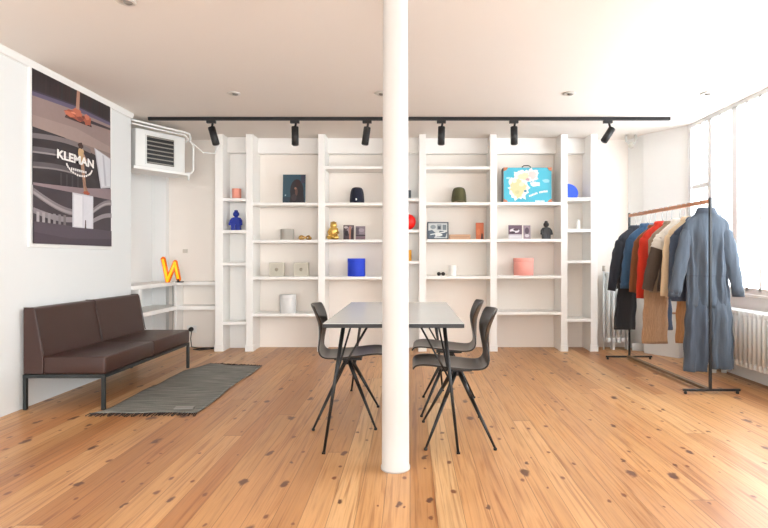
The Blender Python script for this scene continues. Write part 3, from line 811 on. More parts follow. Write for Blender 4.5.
C_char = cloth('charcoal_cloth', (50, 54, 64)); C_den = cloth('blue_denim', (58, 92, 126), ns=14, var=.5); C_rust = cloth('brown_corduroy', (128, 78, 44))
C_red = cloth('red_wool', (208, 52, 28)); C_taup = cloth('taupe_cloth', (150, 132, 112)); C_white = cloth('white_cloth', (224, 220, 212), var=.05)
C_dbr = cloth('dark_brown_cloth', (78, 66, 58)); C_blk = cloth('black_cloth', (38, 38, 42)); C_cream = cloth('cream_cloth', (222, 200, 168), var=.06)
C_navy = cloth('navy_cloth', (64, 76, 96)); C_cov = cloth('faded_blue_cotton', (76, 87, 100), var=.4); C_covd = cloth('faded_blue_cotton_dark', (66, 76, 90), var=.4)
C_tan = cloth('tan_cord', (178, 142, 108), stretch=(8, 1, 1)); C_tan2 = cloth('ochre_cord', (192, 140, 92), stretch=(8, 1, 1))
ZT = 1.475
gs = [
 ('jacket', 'charcoal jacket at the far end of the rack, behind the denim one', 'jacket', 5.76, 2.46, 1.47, .79, C_char, dict(ph=.3, sl_end=.77, xl=2.145)),
 ('denim_jacket', 'blue denim jacket between charcoal and brown garments', 'jacket', 5.52, 2.475, 1.475, .81, C_den, dict(ph=1.1, cuff=C_den, xl=2.19)),
 ('corduroy_jacket', 'rust brown jacket pressed behind the bright red one', 'jacket', 5.33, 2.475, 1.45, .77, C_rust, dict(ph=2.0, xl=2.20)),
 ('wool_sweater', 'bright red-orange sweater hanging mid-rack', 'sweater', 5.19, 2.475, 1.475, .735, C_red, dict(ph=.8, sl_end=.73, xl=2.215)),
 ('overshirt', 'taupe overshirt between the red and the two-tone shirts', 'shirt', 5.015, 2.48, 1.465, .80, C_taup, dict(ph=1.6, xl=2.26)),
 ('two_tone_jacket', 'two-tone jacket with white shoulders and dark brown lower panels', 'jacket', 4.87, 2.485, 1.475, .82, C_dbr, dict(ph=2.7, collar_m=C_white, xl=2.13, sr=.068)),
 ('cream_overshirt', 'cream overshirt hanging beside the dark navy jacket', 'shirt', 4.71, 2.49, 1.48, .775, C_cream, dict(ph=.2, xl=2.225)),
 ('navy_jacket', 'dark navy jacket directly behind the faded blue coverall', 'jacket', 4.605, 2.485, 1.47, .75, C_navy, dict(ph=1.9, xl=2.245)),
]
hlab = {'jacket': 'hanger holding the charcoal jacket', 'denim_jacket': 'hanger holding the denim jacket', 'corduroy_jacket': 'hanger holding the rust brown jacket', 'wool_sweater': 'hanger holding the red sweater', 'overshirt': 'hanger holding the taupe overshirt', 'two_tone_jacket': 'hanger holding the two-tone jacket', 'cream_overshirt': 'hanger holding the cream overshirt', 'navy_jacket': 'hanger holding the navy jacket'}
for nm, lab, cat, y, xc, zt_, zh, m, kw in gs:
    g = jacket(nm, lab, cat, y, xc, zt_, zh, m, **kw)
    hanger(y, xc, zt_ + .006, hlab[nm], wide=.10)
    if nm == 'two_tone_jacket':
        # white yoke over the shoulders and upper sleeves, black side panel
        b = MB(); loft_body(b, xc, y, [(zt_ + .001, .053, .027, 0, 0), (zt_ - .02, .078, .031, .0, 0), (zt_ - .05, .119, .034, .02, 0), (zt_ - .082, .159, .036, .03, 0), (zt_ - .115, .191, .037, .04, 0), (zt_ - .15, .205, .039, .05, 0), (zt_ - .22, .202, .041, .1, 0)], ph=2.7)
        o = b.build('white_yoke', C_white, g); o.data.transform(Matrix.Translation((-xc, -y, -zh)))
        for s in (-1, 1):
            b = MB(); x0 = xc + s * .16
            sleeve(b, [(x0 - s * .03, y, zt_ - .118), (x0 + s * .012, y, zt_ - .18), (x0 + s * .045, y, zt_ - .27)], [.036, .069, .074], y, ph=2.7 + s, flat=.56)
            o = b.build('white_sleeve_top', C_white, g); o.data.transform(Matrix.Translation((-xc, -y, -zh)))
        b = MB(); b.sheet([[(xc - .11 + .10 * u + .012 * v, y - .050 + .0 * u, zt_ - .10 - .22 * v) for u in (0, .33, .66, 1)] for v in (0, .25, .5, .75, 1)], .004)
        o = b.build('black_panel', C_blk, g); o.data.transform(Matrix.Translation((-xc, -y, -zh)))

def trousers(name, label, y, xc, hw, zb, m, ht=.018, ph=0, sl=0):
    r = empty(name, (xc, y, zb), label, 'trousers', 'clothes on the rack')
    dr = rx(y) - xc
    b = MB(); loft_body(b, 0, 0, [(1.36 - zb, .055, .012, 0, dr), (1.34 - zb, .06, ht * .8, .02, dr), (1.15 - zb, hw * .7, ht, .1, (dr + sl) * .6), (.9 - zb, hw * .9, ht, .2, sl), (.03, hw, ht, .3, 0), (0, hw, ht, .3, 0)], k=4, ph=ph, n=40)
    b.build('leg_panel', m, r)
    b = MB(); b.loft([ering((dr, 0, 1.385 - zb), .058, .013, 24, 0, 1, 0, 0), ering((dr, 0, 1.345 - zb), .061, .015, 24, 0, 1, 0, 0)]); b.build('waistband', m, r)
    return r
for nm, lab, y, xc, hw, zb, m, ph, sl in (
    ('black_trousers', 'black trousers hanging below the charcoal and denim jackets', 5.64, (X(613.5, 5.64) + X(635, 5.64)) / 2, .115, Z(329.5, 5.64), C_blk, .4, .045),
    ('navy_trousers', 'navy trousers showing as a sliver beside the tan pair', 5.42, X(672.5, 5.42) - .12, .12, Z(330, 5.42), C_navy, 1.4, -.01),
    ('tan_trousers', 'tan corduroy trousers hanging mid-rack below the red sweater', 5.10, (X(642, 5.1) + X(667, 5.1)) / 2, .125, Z(343.5, 5.1), C_tan, 2.2, .02),
    ('ochre_trousers', 'ochre brown trousers just left of the blue coverall legs', 4.79, X(675.5, 4.79) + .12, .12, Z(343, 4.79), C_tan2, 3.0, 0)):
    trousers(nm, lab, y, xc, hw, zb, m, ph=ph, sl=sl)
    hanger(y, rx(y) + .001, 1.41, 'hanger holding the ' + nm.replace('_', ' '), wide=.055)

# the coverall
y = 4.50; xc = 2.515; zt_ = 1.53; zb = .17
cv = empty('work_coverall', (xc, y, zb), 'long faded blue cotton coverall at the front end of the rack', 'coverall', 'clothes on the rack')
def cput(b, nm, m=C_cov):
    o = b.build(nm, m, cv); o.data.transform(Matrix.Translation((-xc, -y, -zb))); return o
b = MB()
loft_body(b, xc, y, [(zt_, .052, .026, 0, 0), (zt_ - .022, .082, .03, 0, 0), (zt_ - .052, .125, .034, .01, 0), (zt_ - .082, .165, .036, .02, 0), (zt_ - .115, .190, .036, .03, .0), (zt_ - .16, .197, .037, .08, 0),
     (1.2, .186, .036, .42, 0), (.98, .178, .030, .5, .008), (.94, .177, .030, .5, .01), (.80, .184, .034, .4, .014), (.74, .186, .034, .25, .018), (.70, .186, .026, .1, .018)], k=9, ph=.9, n=90)
cput(b, 'body')
for s, zl, w0, w1 in ((-1, .165, .102, .098), (1, .185, .098, .094)):
    b = MB(); loft_body(b, xc + .022 + s * .101, y, [(.79, w0 * .84, .016, .0, -s * .006), (.72, w0 * .9, .032, .15, -s * .004), (.6, w0 * .95, .042, .26, 0), (.35, w0, .044, .30, s * .004), (zl + .02, w1, .044, .32, s * .010), (zl, w1, .043, .32, s * .010)], k=5, ph=s * 1.2, n=40)
    cput(b, 'trouser_leg', C_cov if s > 0 else C_covd)
for s in (-1, 1):
    b = MB(); x0 = xc + s * .155
    sleeve(b, [(x0 - s * .03, y, zt_ - .12), (x0 + s * .012, y - .006, zt_ - .20), (x0 + s * .045, y - .01, 1.18), (x0 + s * .075, y - .01, 1.02), (x0 + s * .115, y - .004, .82)], [.022, .054, .060, .057, .050], y, ph=s * 2, flat=.52, n=22)
    cput(b, 'sleeve')
    b = MB(); cx0 = x0 + s * .116; b.loft([ering((cx0 - s * .004, y, .84), .051, .027, 18, .05, 3, 0, 0), ering((cx0 + s * .004, y, .795), .050, .027, 18, .05, 3, 0, 0)]); cput(b, 'cuff', C_covd)
b = MB(); n = 26; g = []
for rr, zz in ((.058, -.02), (.062, .02), (.072, .022), (.088, -.014), (.10, -.03)):
    g.append([(xc + rr * math.cos(2 * PI * k / n), y + rr * .44 * math.sin(2 * PI * k / n), zt_ + zz) for k in range(n)])
b.loft(g, caps=False); cput(b, 'collar', C_covd)
b = MB(); b.loft([ering((xc + .008, y, .980), .1790, .0315, 90, .5, 9, .9, .980), ering((xc + .009, y, .970), .1790, .0315, 90, .5, 9, .9, .970)]); cput(b, 'waist_seam', C_covd)
hanger(y, xc, zt_ + .006, 'hanger holding the faded blue coverall', wide=.10)

# ------------------------------------------------------------------ things on the shelves
YO = 6.47
def shelf_top(bay, row): return SH[bay][row] + .0006
def so_(px, d=YO): return X(px, d)
S = YO / F     # metres per pixel at the objects' depth

def can(name, pa, pb, ptop, bay, row, rgb, label, cat, rough=.6, lid=False, Y=YO, rim=None):
    r = (pb - pa) / 2 * Y / F; x = X((pa + pb) / 2, Y); z0 = shelf_top(bay, row); h = Z(ptop, Y) - z0
    root = empty(name, (x, Y + .02, z0), label, cat)
    m = mat('paint_%s_%d_%d_%d' % (name, *rgb), rgb, rough, var=.02)
    b = MB(); b.lathe([(r * .985, 0), (r, .004), (r, h - .003), (r * .97, h), (r * .93, h), (r * .92, h * .9 if not lid else h - .001), (0.001, h * .9 if not lid else h - .001)], (0, 0, 0), n=40); b.build('vessel', m, root)
    if lid:
        b = MB(); b.lathe([(r * 1.012, h * .80), (r * 1.014, h * .805), (r * 1.014, h + .002), (r * .99, h + .005), (.001, h + .005)], (0, 0, 0), n=40); b.build('lid', m, root)
    return root
can('pink_cup', 231.8, 240.6, 188.6, 0, 0, (240, 160, 140), 'small salmon pink cup in the bookcase\'s leftmost bay', 'cup')
can('white_canister', 279.5, 295.5, 295, 1, 3, (226, 226, 224), 'white lidded canister standing below the two beige square boxes', 'canister', lid=True)
can('blue_canister', 347.5, 365, 258.8, 2, 3, (28, 66, 210), 'bright cobalt blue canister seen above the left half of the table', 'canister', lid=True)
can('pink_canister', 514, 533.6, 258.4, 5, 2, (250, 172, 160), 'salmon pink canister below the photo cards and black figurine', 'canister', lid=True)
can('orange_jar', 403.5, 411.6, 250, 3, 2, (226, 160, 50), 'small amber orange jar partly behind the white column', 'jar')
can('dark_jar', 404, 411, 190.2, 3, 0, (70, 82, 92), 'small dark grey jar partly behind the white column', 'jar')
can('grey_candle_pot', 280.2, 293.6, 229, 1, 1, (178, 172, 162), 'grey stone pot under the dark teal picture', 'pot', rough=.8)
# white cup with saucer-ish base
can('white_cup', 448.5, 456.6, 265.3, 4, 3, (238, 236, 230), 'white cup beside the tiny black spectacles', 'cup')
can('white_vase', 576.8, 580.6, 221.5, 6, 1, (236, 235, 230), 'tiny white bottle vase under the blue dome', 'vase')
v = bpy.data.objects['white_vase']; 
b = MB(); b.lathe([(.012, .08), (.010, .10), (.013, .125), (.001, .126)], (0, 0, 0), n=16); b.build('neck', WHITE, v)

def figurine(name, pc, w_px, top, bay, row, m, label):
    x = X(pc, YO); z0 = shelf_top(bay, row); h = Z(top, YO) - z0; w = w_px * S
    b = MB()
    b.ball((0, 0, h * .80), h * .155, sc_=(1, .9, .95)); b.lathe([(h * .09, h * .92), (h * .085, h * .985), (h * .06, h)], (0, 0, 0), n=16)
    b.rod((0, 0, h * .60), (0, 0, h * .70), h * .08)
    b.loft([[(-w * .22, -h * .10, h * .64), (w * .22, -h * .10, h * .64), (w * .22, h * .10, h * .64), (-w * .22, h * .10, h * .64)], [(-w * .33, -h * .12, h * .30), (w * .33, -h * .12, h * .30), (w * .33, h * .12, h * .30), (-w * .33, h * .12, h * .30)]], smooth=False)
    for s in (-1, 1):
        b.box(min(s * .02 * w, s * w * .34), max(s * .02 * w, s * w * .34), -h * .12, h * .12, 0.0, h * .30)
        b.tube([(s * w * .24, 0, h * .60), (s * w * .38, -.005, h * .47), (s * w * .42, -.02, h * .34)], [h * .06, h * .065, h * .06], n=10)
        b.ball((s * w * .43, -.025, h * .30), h * .065)
    o = remesh(b, name, m, voxel=.0035)
    mn = min(v.co.z for v in o.data.vertices)
    for v in o.data.vertices: v.co.z -= mn
    o.location = (x, YO + .02, z0); tag(o, label, 'figurine'); return o
figurine('blue_figurine', 235.6, 13.5, 210, 0, 1, mat('blue_gloss', (18, 44, 150), .4, var=.05), 'cobalt blue block-shaped toy figurine below the pink cup')
figurine('black_figurine', 546.6, 12, 220.8, 5, 1, mat('black_gloss', (42, 42, 44), .4, var=.1), 'black block-shaped toy figurine beside the photo cards under the suitcase')
# gold seated figure
GOLD = mat('gold_leaf', (214, 176, 96), .28, metal=.75, var=.15, nscale=30)
z0 = shelf_top(2, 2); hg = Z(221.3, YO) - z0
b = MB(); k = hg
b.ball((0, 0, k * .79), k * .22, sc_=(1.05, .95, 1)); b.ball((0, 0, k * .45), k * .29, sc_=(1.05, .8, 1.1)); b.ball((0, -.01, k * .16), k * .28, sc_=(1.1, .9, .58))
for s in (-1, 1):
    b.tube([(s * k * .20, 0, k * .60), (s * k * .31, -.02, k * .40), (s * k * .22, -.06, k * .28)], [k * .09, k * .085, k * .07], n=10)
    b.tube([(s * k * .12, -.02, k * .12), (s * k * .30, -.055, k * .12), (s * k * .10, -.08, k * .09)], [k * .12, k * .11, k * .08], n=10)
    b.ball((s * k * .16, 0, k * .93), k * .05)
for v in b.bm.verts: v.co.x *= .82
o = remesh(b, 'gold_figurine', GOLD, voxel=.004)
mn = min(v.co.z for v in o.data.vertices)
for v in o.data.vertices: v.co.z -= mn
o.location = (X(333.2, YO), YO + .03, z0); tag(o, 'shiny gold seated figurine beside two small photo cards', 'figurine')
# brass knot
z0 = shelf_top(1, 1); b = MB(); pts = []
for i in range(40):
    t = 2 * PI * i / 39; pts.append((.062 * math.sin(t), .018 * math.cos(2 * t), .030 + .020 * math.sin(2 * t)))
b.tube(pts, .010, n=10); b.ball((-.055, 0, .026), .026); b.ball((.06, 0, .022), .022)
o = remesh(b, 'brass_ornament', mat('brass', (190, 150, 86), .3, metal=.7, var=.1), voxel=.003)
mn = min(v.co.z for v in o.data.vertices)
for v in o.data.vertices: v.co.z -= mn
o.location = (X(305, YO), YO, z0); tag(o, 'small knotted brass ornament beside the grey stone pot', 'ornament')

# flat prints
def print_block(name, pa, pb, ptop, bay, row, patches, label, cat, thick=.012, frame=None, lean=.06, group=None, Y=YO):
    x0, x1 = X(pa, Y), X(pb, Y); z0 = shelf_top(bay, row); w = x1 - x0; h = Z(ptop, Y) - z0
    r = empty(name, ((x0 + x1) / 2, Y + .03, z0 + thick * math.sin(lean)), label, cat, group); r.rotation_euler = (-lean, 0, 0)
    r.location.z += .0005
    b = MB()
    fw = frame[0] if frame else 0
    b.box(-w / 2, w / 2, 0, thick, 0, h, m=(frame[1] if frame else rgbm((226, 224, 220))), bev=.001)
    b.build('frame' if frame else 'backing', None, r)
    q = MB(); W2, H2 = w - 2 * fw, h - 2 * fw
    for i, (pts, rgb) in enumerate(patches):
        q.poly([(-W2 / 2 + u * W2, -.0006 - i * .0001, fw + v * H2) for u, v in pts], rgbm(rgb, .6))
    q.build('picture', None, r)
    return r
R_ = lambda a, c, d, e: [(a, d), (c, d), (c, e), (a, e)]
def ell(cu, cv, ru, rv, n=16): return [(cu + ru * math.cos(2 * PI * k / n), cv + rv * math.sin(2 * PI * k / n)) for k in range(n)]
print_block('dark_picture', 282, 304.8, 174, 1, 0, [(R_(0, 1, 0, 1), (48, 78, 92)), (R_(0, 1, 0, .22), (40, 58, 72)), (ell(.62, .42, .30, .42), (44, 38, 42)), ([(.3, 0), (.95, 0), (.9, .5), (.7, .72), (.5, .6), (.36, .35)], (40, 34, 38)), (ell(.66, .70, .11, .13), (52, 32, 34)), (ell(.60, .40, .06, .14), (94, 66, 58)), (ell(.56, .52, .05, .04), (150, 110, 92)), (ell(.5, .2, .12, .12), (60, 48, 52)), (ell(.12, .28, .03, .025), (170, 190, 196)), (R_(.80, .97, .70, .99), (62, 60, 76))],
            'dark teal picture of a figure standing on the shelf above the stone pot', 'picture', thick=.02)
photoA = [(R_(0, 1, 0, 1), (70, 54, 60)), ([(.1, .5), (.6, .95), (.9, .9), (.4, .3)], (150, 130, 136)), (ell(.3, .45, .18, .2), (36, 28, 34)), ([(.55, 0), (.7, 0), (.72, .9), (.55, .9)], (168, 116, 98)), (ell(.85, .4, .14, .3), (44, 32, 40)), (ell(.25, .85, .2, .08), (196, 186, 186))]
photoB = [(R_(0, 1, 0, 1), (140, 126, 134)), (R_(0, 1, .26, .38), (56, 46, 54)), (R_(.0, .35, .4, .9), (92, 80, 90)), (R_(0, 1, 0, .24), (128, 104, 112)), (ell(.6, .7, .28, .14), (168, 154, 162))]
print_block('photo_card', 343, 353.6, 225, 2, 2, photoA, 'small portrait photo card beside the gold figurine, dark brown and pink', 'photo', thick=.003, group='photo cards on the shelves')
print_block('photo_card', 355.4, 365, 226, 2, 2, photoB, 'small pale mauve photo card between the dark card and the column', 'photo', thick=.003, group='photo cards on the shelves')
photoC = [(R_(0, 1, 0, 1), (206, 200, 206)), (R_(0, 1, .34, 1), (104, 82, 98)), (ell(.45, .6, .36, .16), (222, 216, 220)), (ell(.55, .68, .2, .09), (84, 62, 76)), (ell(.3, .48, .2, .08), (60, 46, 58)), (R_(.05, .95, .1, .24), (222, 218, 220))]
print_block('photo_card', 509, 522.6, 225, 5, 1, photoC, 'wider mauve and white photo card left of its narrow companion', 'photo', thick=.003, group='photo cards on the shelves')
print_block('photo_card', 524, 531.2, 225.2, 5, 1, [(R_(0, 1, 0, 1), (150, 132, 142)), (ell(.5, .6, .3, .25), (84, 66, 80)), (ell(.5, .25, .3, .12), (210, 200, 204))], 'narrow mauve photo card between its wider companion and the black figurine', 'photo', thick=.003, group='photo cards on the shelves')
print_block('framed_picture', 427.2, 448.8, 221.8, 4, 2, [(R_(0, 1, 0, 1), (206, 210, 208)), ([(.0, .0), (.3, .0), (.42, .3), (.2, .55), (0, .5)], (92, 104, 116)), ([(.45, .1), (.9, .05), (1, .4), (.6, .5)], (84, 96, 108)), (R_(.45, .7, .55, .92), (150, 158, 160)), (R_(.75, .95, .55, .9), (116, 126, 134)), (ell(.25, .75, .15, .14), (140, 150, 154)), ([(.1, .2), (.9, .38), (.9, .44), (.1, .27)], (232, 234, 230)), (R_(.5, .65, .6, .8), (60, 70, 82)), (ell(.55, .22, .2, .1), (222, 226, 224))],
            'black framed grey and white print beside the wooden block', 'framed picture', frame=(.016, mat('frame_slate', (70, 80, 90), .5)))
print_block('orange_card', 476.2, 484.2, 222.6, 4, 2, [(R_(0, 1, 0, 1), (206, 112, 72)), ([(.62, 0), (.9, 0), (.86, .34), (.7, .36)], (60, 38, 40)), (R_(.0, 1, .93, 1), (190, 96, 62)), (ell(.35, .45, .2, .2), (216, 128, 84))], 'upright orange booklet with a small dark figure near the bay\'s right side', 'booklet', thick=.02)
# wooden block, square boxes
def tbox(name, pa, pb, ptop, bay, row, depth, rgb, label, cat, bev=.003):
    x0, x1 = X(pa, YO), X(pb, YO); z0 = shelf_top(bay, row); h = Z(ptop, YO) - z0
    r = empty(name, ((x0 + x1) / 2, YO, z0), label, cat)
    b = MB(); b.box(-(x1 - x0) / 2, (x1 - x0) / 2, 0, depth, 0, h, bev=bev); b.build('body', mat('box_' + name, rgb, .6, var=.08, nscale=14), r); return r, x1 - x0, h
r, w, h = tbox('wooden_block', 449.6, 470.6, 234.4, 4, 2, .09, (206, 166, 134), 'flat light wooden block between the framed print and orange booklet', 'box')
b = MB(); b.box(-w / 2 + .01, w / 2 - .01, -.0012, .0, h * .45, h * .55); b.build('groove', mat('groove_brown', (160, 120, 92), .7), r)
for i, (a, c, lab) in enumerate(((269, 284, 'beige square box with round emblem, left one of the pair'), (293.5, 308.5, 'beige square box with round emblem, right one of the pair'))):
    r, w, h = tbox('square_box', a, c, 262.6, 1, 2, .05, (206, 200, 184), lab, 'box', bev=.004); r['group'] = 'beige square boxes'
    b = MB(); 
    b.box(-w * .40, w * .40, -.0015, 0, h * .10, h * .90); b.build('front_panel', mat('box_face', (198, 192, 176), .6), r)
    b = MB(); b.lathe([(.022, 0), (.022, .003), (.015, .003), (.015, .001), (.001, .001)], (0, 0, 0), n=24); o = b.build('emblem', mat('box_emblem', (168, 160, 142), .5), r); o.rotation_euler = (PI / 2, 0, 0); o.location = (0, -.0015, h * .5)
# caps
def cap(name, pc, wpx, top, bay, row, m, label, brim_m, emb=None):
    x = X(pc, YO); z0 = shelf_top(bay, row); h = Z(top, YO) - z0; w = wpx * S / 2
    r = empty(name, (x, YO + .08, z0), label, 'cap')
    b = MB()
    rings = []
    for i in range(15):
        t = i / 14; a = t * PI / 2
        zz = h * (math.sin(a) ** .9) * .985; rr = w * (max(0.0, math.cos(a)) ** .36) * (1.0 + .0 * t) * (.96 + .04 * math.cos(a))
        rings.append([(max(rr, .003) * math.cos(2 * PI * k / 36) * (1 + .012 * math.cos(6 * 2 * PI * k / 36)), max(rr, .003) * 1.12 * math.sin(2 * PI * k / 36), zz) for k in range(36)])
    b.loft(rings); cr_ = b.build('crown', m, r)
    b = MB(); b.ball((0, 0, h * .985), .008, sc_=(1, 1, .6)); b.build('button', m, cr_)
    g = []
    for i in range(5):
        t = i / 4; row_ = []
        for k in range(13):
            a = -PI * .5 + (k / 12 - .5) * PI * .72
            rr = 1 + t * .52
            row_.append((w * .95 * math.sin((k / 12 - .5) * PI * .72) * (1 - .12 * t), -w * 1.05 * math.cos((k / 12 - .5) * PI * .72) * (1 + t * .55) + .0, .012 + .012 * math.cos((k / 12 - .5) * PI) - .006 * t))
        g.append(row_)
    b = MB(); b.sheet(g, .003); b.build('brim', brim_m, r)
    if emb:
        b = MB(); b.box(-.008, .008, -w * 1.12 - .002, -w * 1.0, h * .16, h * .28, bev=.002); b.build('emblem', emb, cr_)
    return r
cap('baseball_cap', 356.4, 14.6, 186.4, 2, 1, cloth('cap_navy', (28, 34, 54)), 'dark navy cap with a small white emblem, above the photo cards', cloth('cap_navy', (28, 34, 54)), WHITE)
cap('baseball_cap', 459.6, 15, 186.4, 4, 1, cloth('cap_olive', (78, 76, 44), ns=30, var=.35), 'olive green cap with a tan brim, above the framed print', cloth('cap_tan', (186, 160, 128)))
# red disc, blue dome
z0 = shelf_top(3, 1); rr = 7.9 * S
r = empty('red_ball', (X(408, YO), YO + .0, z0), 'glossy bright red ball partly hidden behind the white column', 'ball')
b = MB(); b.ball((0, 0, rr), rr, sc_=(1, .8, 1), n=32); b.build('shell', mat('red_gloss', (240, 22, 14), .35, var=.02), r)
b = MB(); b.lathe([(.02, 0), (.02, .004), (.012, .006)], (0, 0, 0), n=20); b.build('foot', mat('red_gloss', (240, 22, 14)), r)
z0 = shelf_top(6, 0)
w = 11.3 * S; h = 14.8 * S
xl_ = pz(567.5) + .004; w = X(578.8, YO) - xl_; 
r = empty('half_round_box', (xl_, YO + .02, z0), 'cobalt blue half-round box against the right-hand upright, above the tiny vase', 'box')
arc = [(0, 0)] + [(w * .92, 0)] + [(w * math.cos(t) ** .8 if math.cos(t) > 0 else 0, h * .33 + h * .67 * math.sin(t)) for t in [i * PI / 2 / 16 for i in range(0, 16)]] + [(w * .12, h), (0, h)]
b = MB(); b.prism(arc, 0, .10, 'y'); b.build('shell', mat('cobalt_gloss', (18, 84, 226), .4, var=.02), r)
b = MB(); b.prism([(p[0] * .9 + .004, p[1] * .9 + .006) for p in arc], -.002, 0, 'y'); b.build('front_face', mat('cobalt_face', (14, 76, 214), .4, var=.02), r)
# spectacles
z0 = shelf_top(4, 3)
r = empty('black_spectacles', (X(441, YO), YO, z0), 'tiny black binocular-like pair of lenses beside the white cup', 'spectacles')
for s in (-1, 1):
    b = MB(); b.rod((s * .026, -.02, .024), (s * .026, .02, .024), .023, n=20); b.build('lens_barrel', BLACK, r)
b = MB(); b.box(-.02, .02, -.008, .008, .020, .030); b.build('bridge', BLACK, r)

# suitcase
z0 = shelf_top(5, 0)
x0, x1 = X(503.5, YO), X(551.5, YO); w = x1 - x0; h = Z(167.6, YO) - z0
su = empty('map_suitcase', ((x0 + x1) / 2, YO - .005, z0), 'turquoise suitcase printed with an island map standing in the bookcase', 'suitcase')
b = MB(); b.box(-w / 2, w / 2, 0, .16, 0, h, bev=.008); b.build('shell', mat('suitcase_side', (172, 176, 172), .5), su)
b = MB(); b.box(-w / 2 + .002, w / 2 - .002, -.004, .001, .002, h - .002, bev=.002); b.build('front_panel', mat('turquoise_print', (72, 182, 206), .45, var=.05), su)
q = MB(); lay = 0
def sp_(pts, rgb):
    global lay; lay += 1
    q.poly([(-w / 2 + u * w, -.0045 - lay * .0001, v * h) for u, v in pts], rgbm(rgb, .5))
def rough_blob(cu, cv, ru, rv, rgb, seed, n=34, a=.22):
    pts = []
    for k in range(n):
        t = 2 * PI * k / n; f = 1 + a * noise.noise(Vector((math.cos(t) * 2.2 + seed, math.sin(t) * 2.2, seed * 1.7))) * 1.6 + a * .5 * math.sin(k * 2.6 + seed)
        pts.append((cu + ru * f * math.cos(t), cv + rv * f * math.sin(t)))
    sp_(pts, rgb)
rough_blob(.30, .42, .21, .33, (232, 236, 226), 1.1); rough_blob(.42, .76, .19, .17, (230, 234, 226), 2.3); rough_blob(.60, .78, .13, .17, (232, 228, 226), 3.1); rough_blob(.66, .52, .10, .07, (226, 234, 228), 4.5)
rough_blob(.30, .42, .15, .25, (222, 210, 160), 5.2); rough_blob(.43, .74, .12, .10, (226, 214, 178), 6.2); rough_blob(.60, .79, .08, .11, (226, 200, 196), 7.7)
rough_blob(.22, .62, .05, .06, (236, 232, 214), 8.2, a=.1); rough_blob(.37, .52, .05, .06, (236, 224, 196), 9.2, a=.1); rough_blob(.28, .30, .05, .05, (206, 200, 150), 3.9); rough_blob(.50, .66, .04, .04, (200, 160, 170), 2.9)
rough_blob(.10, .70, .05, .03, (170, 216, 224), 1.9); rough_blob(.88, .62, .07, .05, (150, 208, 222), 2.2); rough_blob(.45, .33, .03, .03, (40, 130, 170), 4.1)
q.build('map_print', None, su)
q = MB()
for k in range(13):   # curved line of white lettering too small to read
    u = .54 + k * .030; v = .19 + .13 * math.sin((k / 12) * PI * .5) 
    if k == 6: continue
    M = Matrix.Translation((-w / 2 + u * w, -.0075, v * h)) @ Matrix.Rotation(-.32 + k * .022, 4, 'Y')
    q.box(-.0065, .0065, -.0002, .0002, -.012, .012 - .003 * (k % 2), M=M)
for k in range(7): q.box(-w / 2 + (.66 + k * .028) * w, -w / 2 + (.66 + k * .028) * w + .011, -.0077, -.0073, h * .015, h * .065)
q.build('lettering', mat('suitcase_white', (238, 242, 240), .5), su)
CORN = mat('corner_leather', (206, 128, 92), .5)
for sx in (-1, 1):
    for zz in (0, 1):
        b = MB(); c = (sx * w / 2, h * zz); dx = -sx * .052; dz = .045 if zz == 0 else -.045
        pts = [(c[0], c[1]), (c[0] + dx, c[1]), (c[0] + dx * .75, c[1] + dz * .6), (c[0] + dx * .35, c[1] + dz * .9), (c[0], c[1] + dz)]
        if zz == 0: pts = [(p[0], max(p[1], .0005)) for p in pts]
        b.prism(pts, -.0115, .02, 'y'); b.build('corner_guard', CORN, su)
b = MB(); b.tube([(-.055, .07, h - .002), (-.05, .07, h + .02), (-.03, .07, h + .036), (.03, .07, h + .036), (.05, .07, h + .02), (.055, .07, h - .002)], .006); b.build('handle', mat('handle_dark', (60, 56, 58), .5), su)
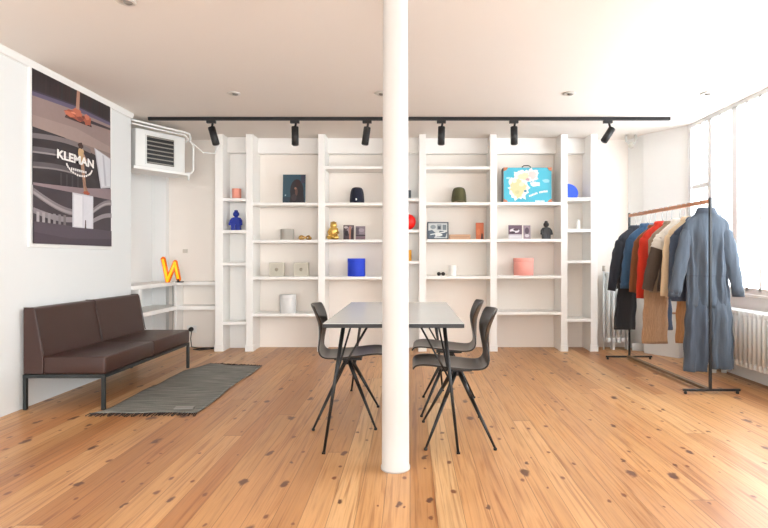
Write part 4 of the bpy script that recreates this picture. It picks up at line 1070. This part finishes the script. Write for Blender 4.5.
b = MB(); b.box(-w / 2 - .003, -w / 2 + .004, .05, .075, .0, h + .001); b.box(-w / 2 - .003, -w / 2 + .004, .10, .106, .0, h + .001); b.build('edge_band', mat('handle_dark', (60, 56, 58), .5), su)

# ------------------------------------------------------------------ world, lights, camera
w_ = bpy.data.worlds.new('World'); sc.world = w_; w_.use_nodes = True
nt = w_.node_tree; N = nt.nodes; L = nt.links
bg = N['Background']
tc = N.new('ShaderNodeTexCoord'); sp2 = N.new('ShaderNodeSeparateXYZ'); L.new(tc.outputs['Generated'], sp2.inputs[0])
mr = N.new('ShaderNodeMapRange'); L.new(sp2.outputs[0], mr.inputs[0]); mr.inputs[1].default_value = -.3; mr.inputs[2].default_value = .8; mr.inputs[3].default_value = 0.0; mr.inputs[4].default_value = 1.0
mc = N.new('ShaderNodeMix'); mc.data_type = 'RGBA'; mc.inputs[6].default_value = (.95, .90, .84, 1); mc.inputs[7].default_value = (13.2, 13.6, 13.9, 1)
L.new(mr.outputs[0], mc.inputs[0]); L.new(mc.outputs[2], bg.inputs['Color']); bg.inputs['Strength'].default_value = 1.0

def area(name, loc, rot, sx, sy, energy, color, portal=False):
    l = bpy.data.lights.new(name, 'AREA'); l.shape = 'RECTANGLE'; l.size = sx; l.size_y = sy; l.energy = energy; l.color = color
    o = bpy.data.objects.new(name, l); COL.objects.link(o); o.location = loc; o.rotation_euler = rot
    if portal: l.cycles.is_portal = True
    return o
area('daylight_portal_behind', (0, Y0, 1.31), (PI / 2, 0, 0), 6.2, 2.6, 1, (1, 1, 1), True)
area('daylight_portal', (XR + .1, 3.74, 1.7), (0, PI / 2, 0), 1.9, 4.5, 1, (1, 1, 1), True)

cam = bpy.data.cameras.new('camera'); co = bpy.data.objects.new('camera', cam); COL.objects.link(co)
co.location = (0, 0, H0); co.rotation_euler = (PI / 2, 0, 0)
cam.sensor_width = 36; cam.lens = F / 768 * 36
cam.shift_x = -(CX - 384) / 768; cam.shift_y = (CY - 264) / 768
cam.clip_start = .05
sc.camera = co
sc.view_settings.view_transform = 'Standard'; sc.view_settings.look = 'None'; sc.view_settings.exposure = 0.14
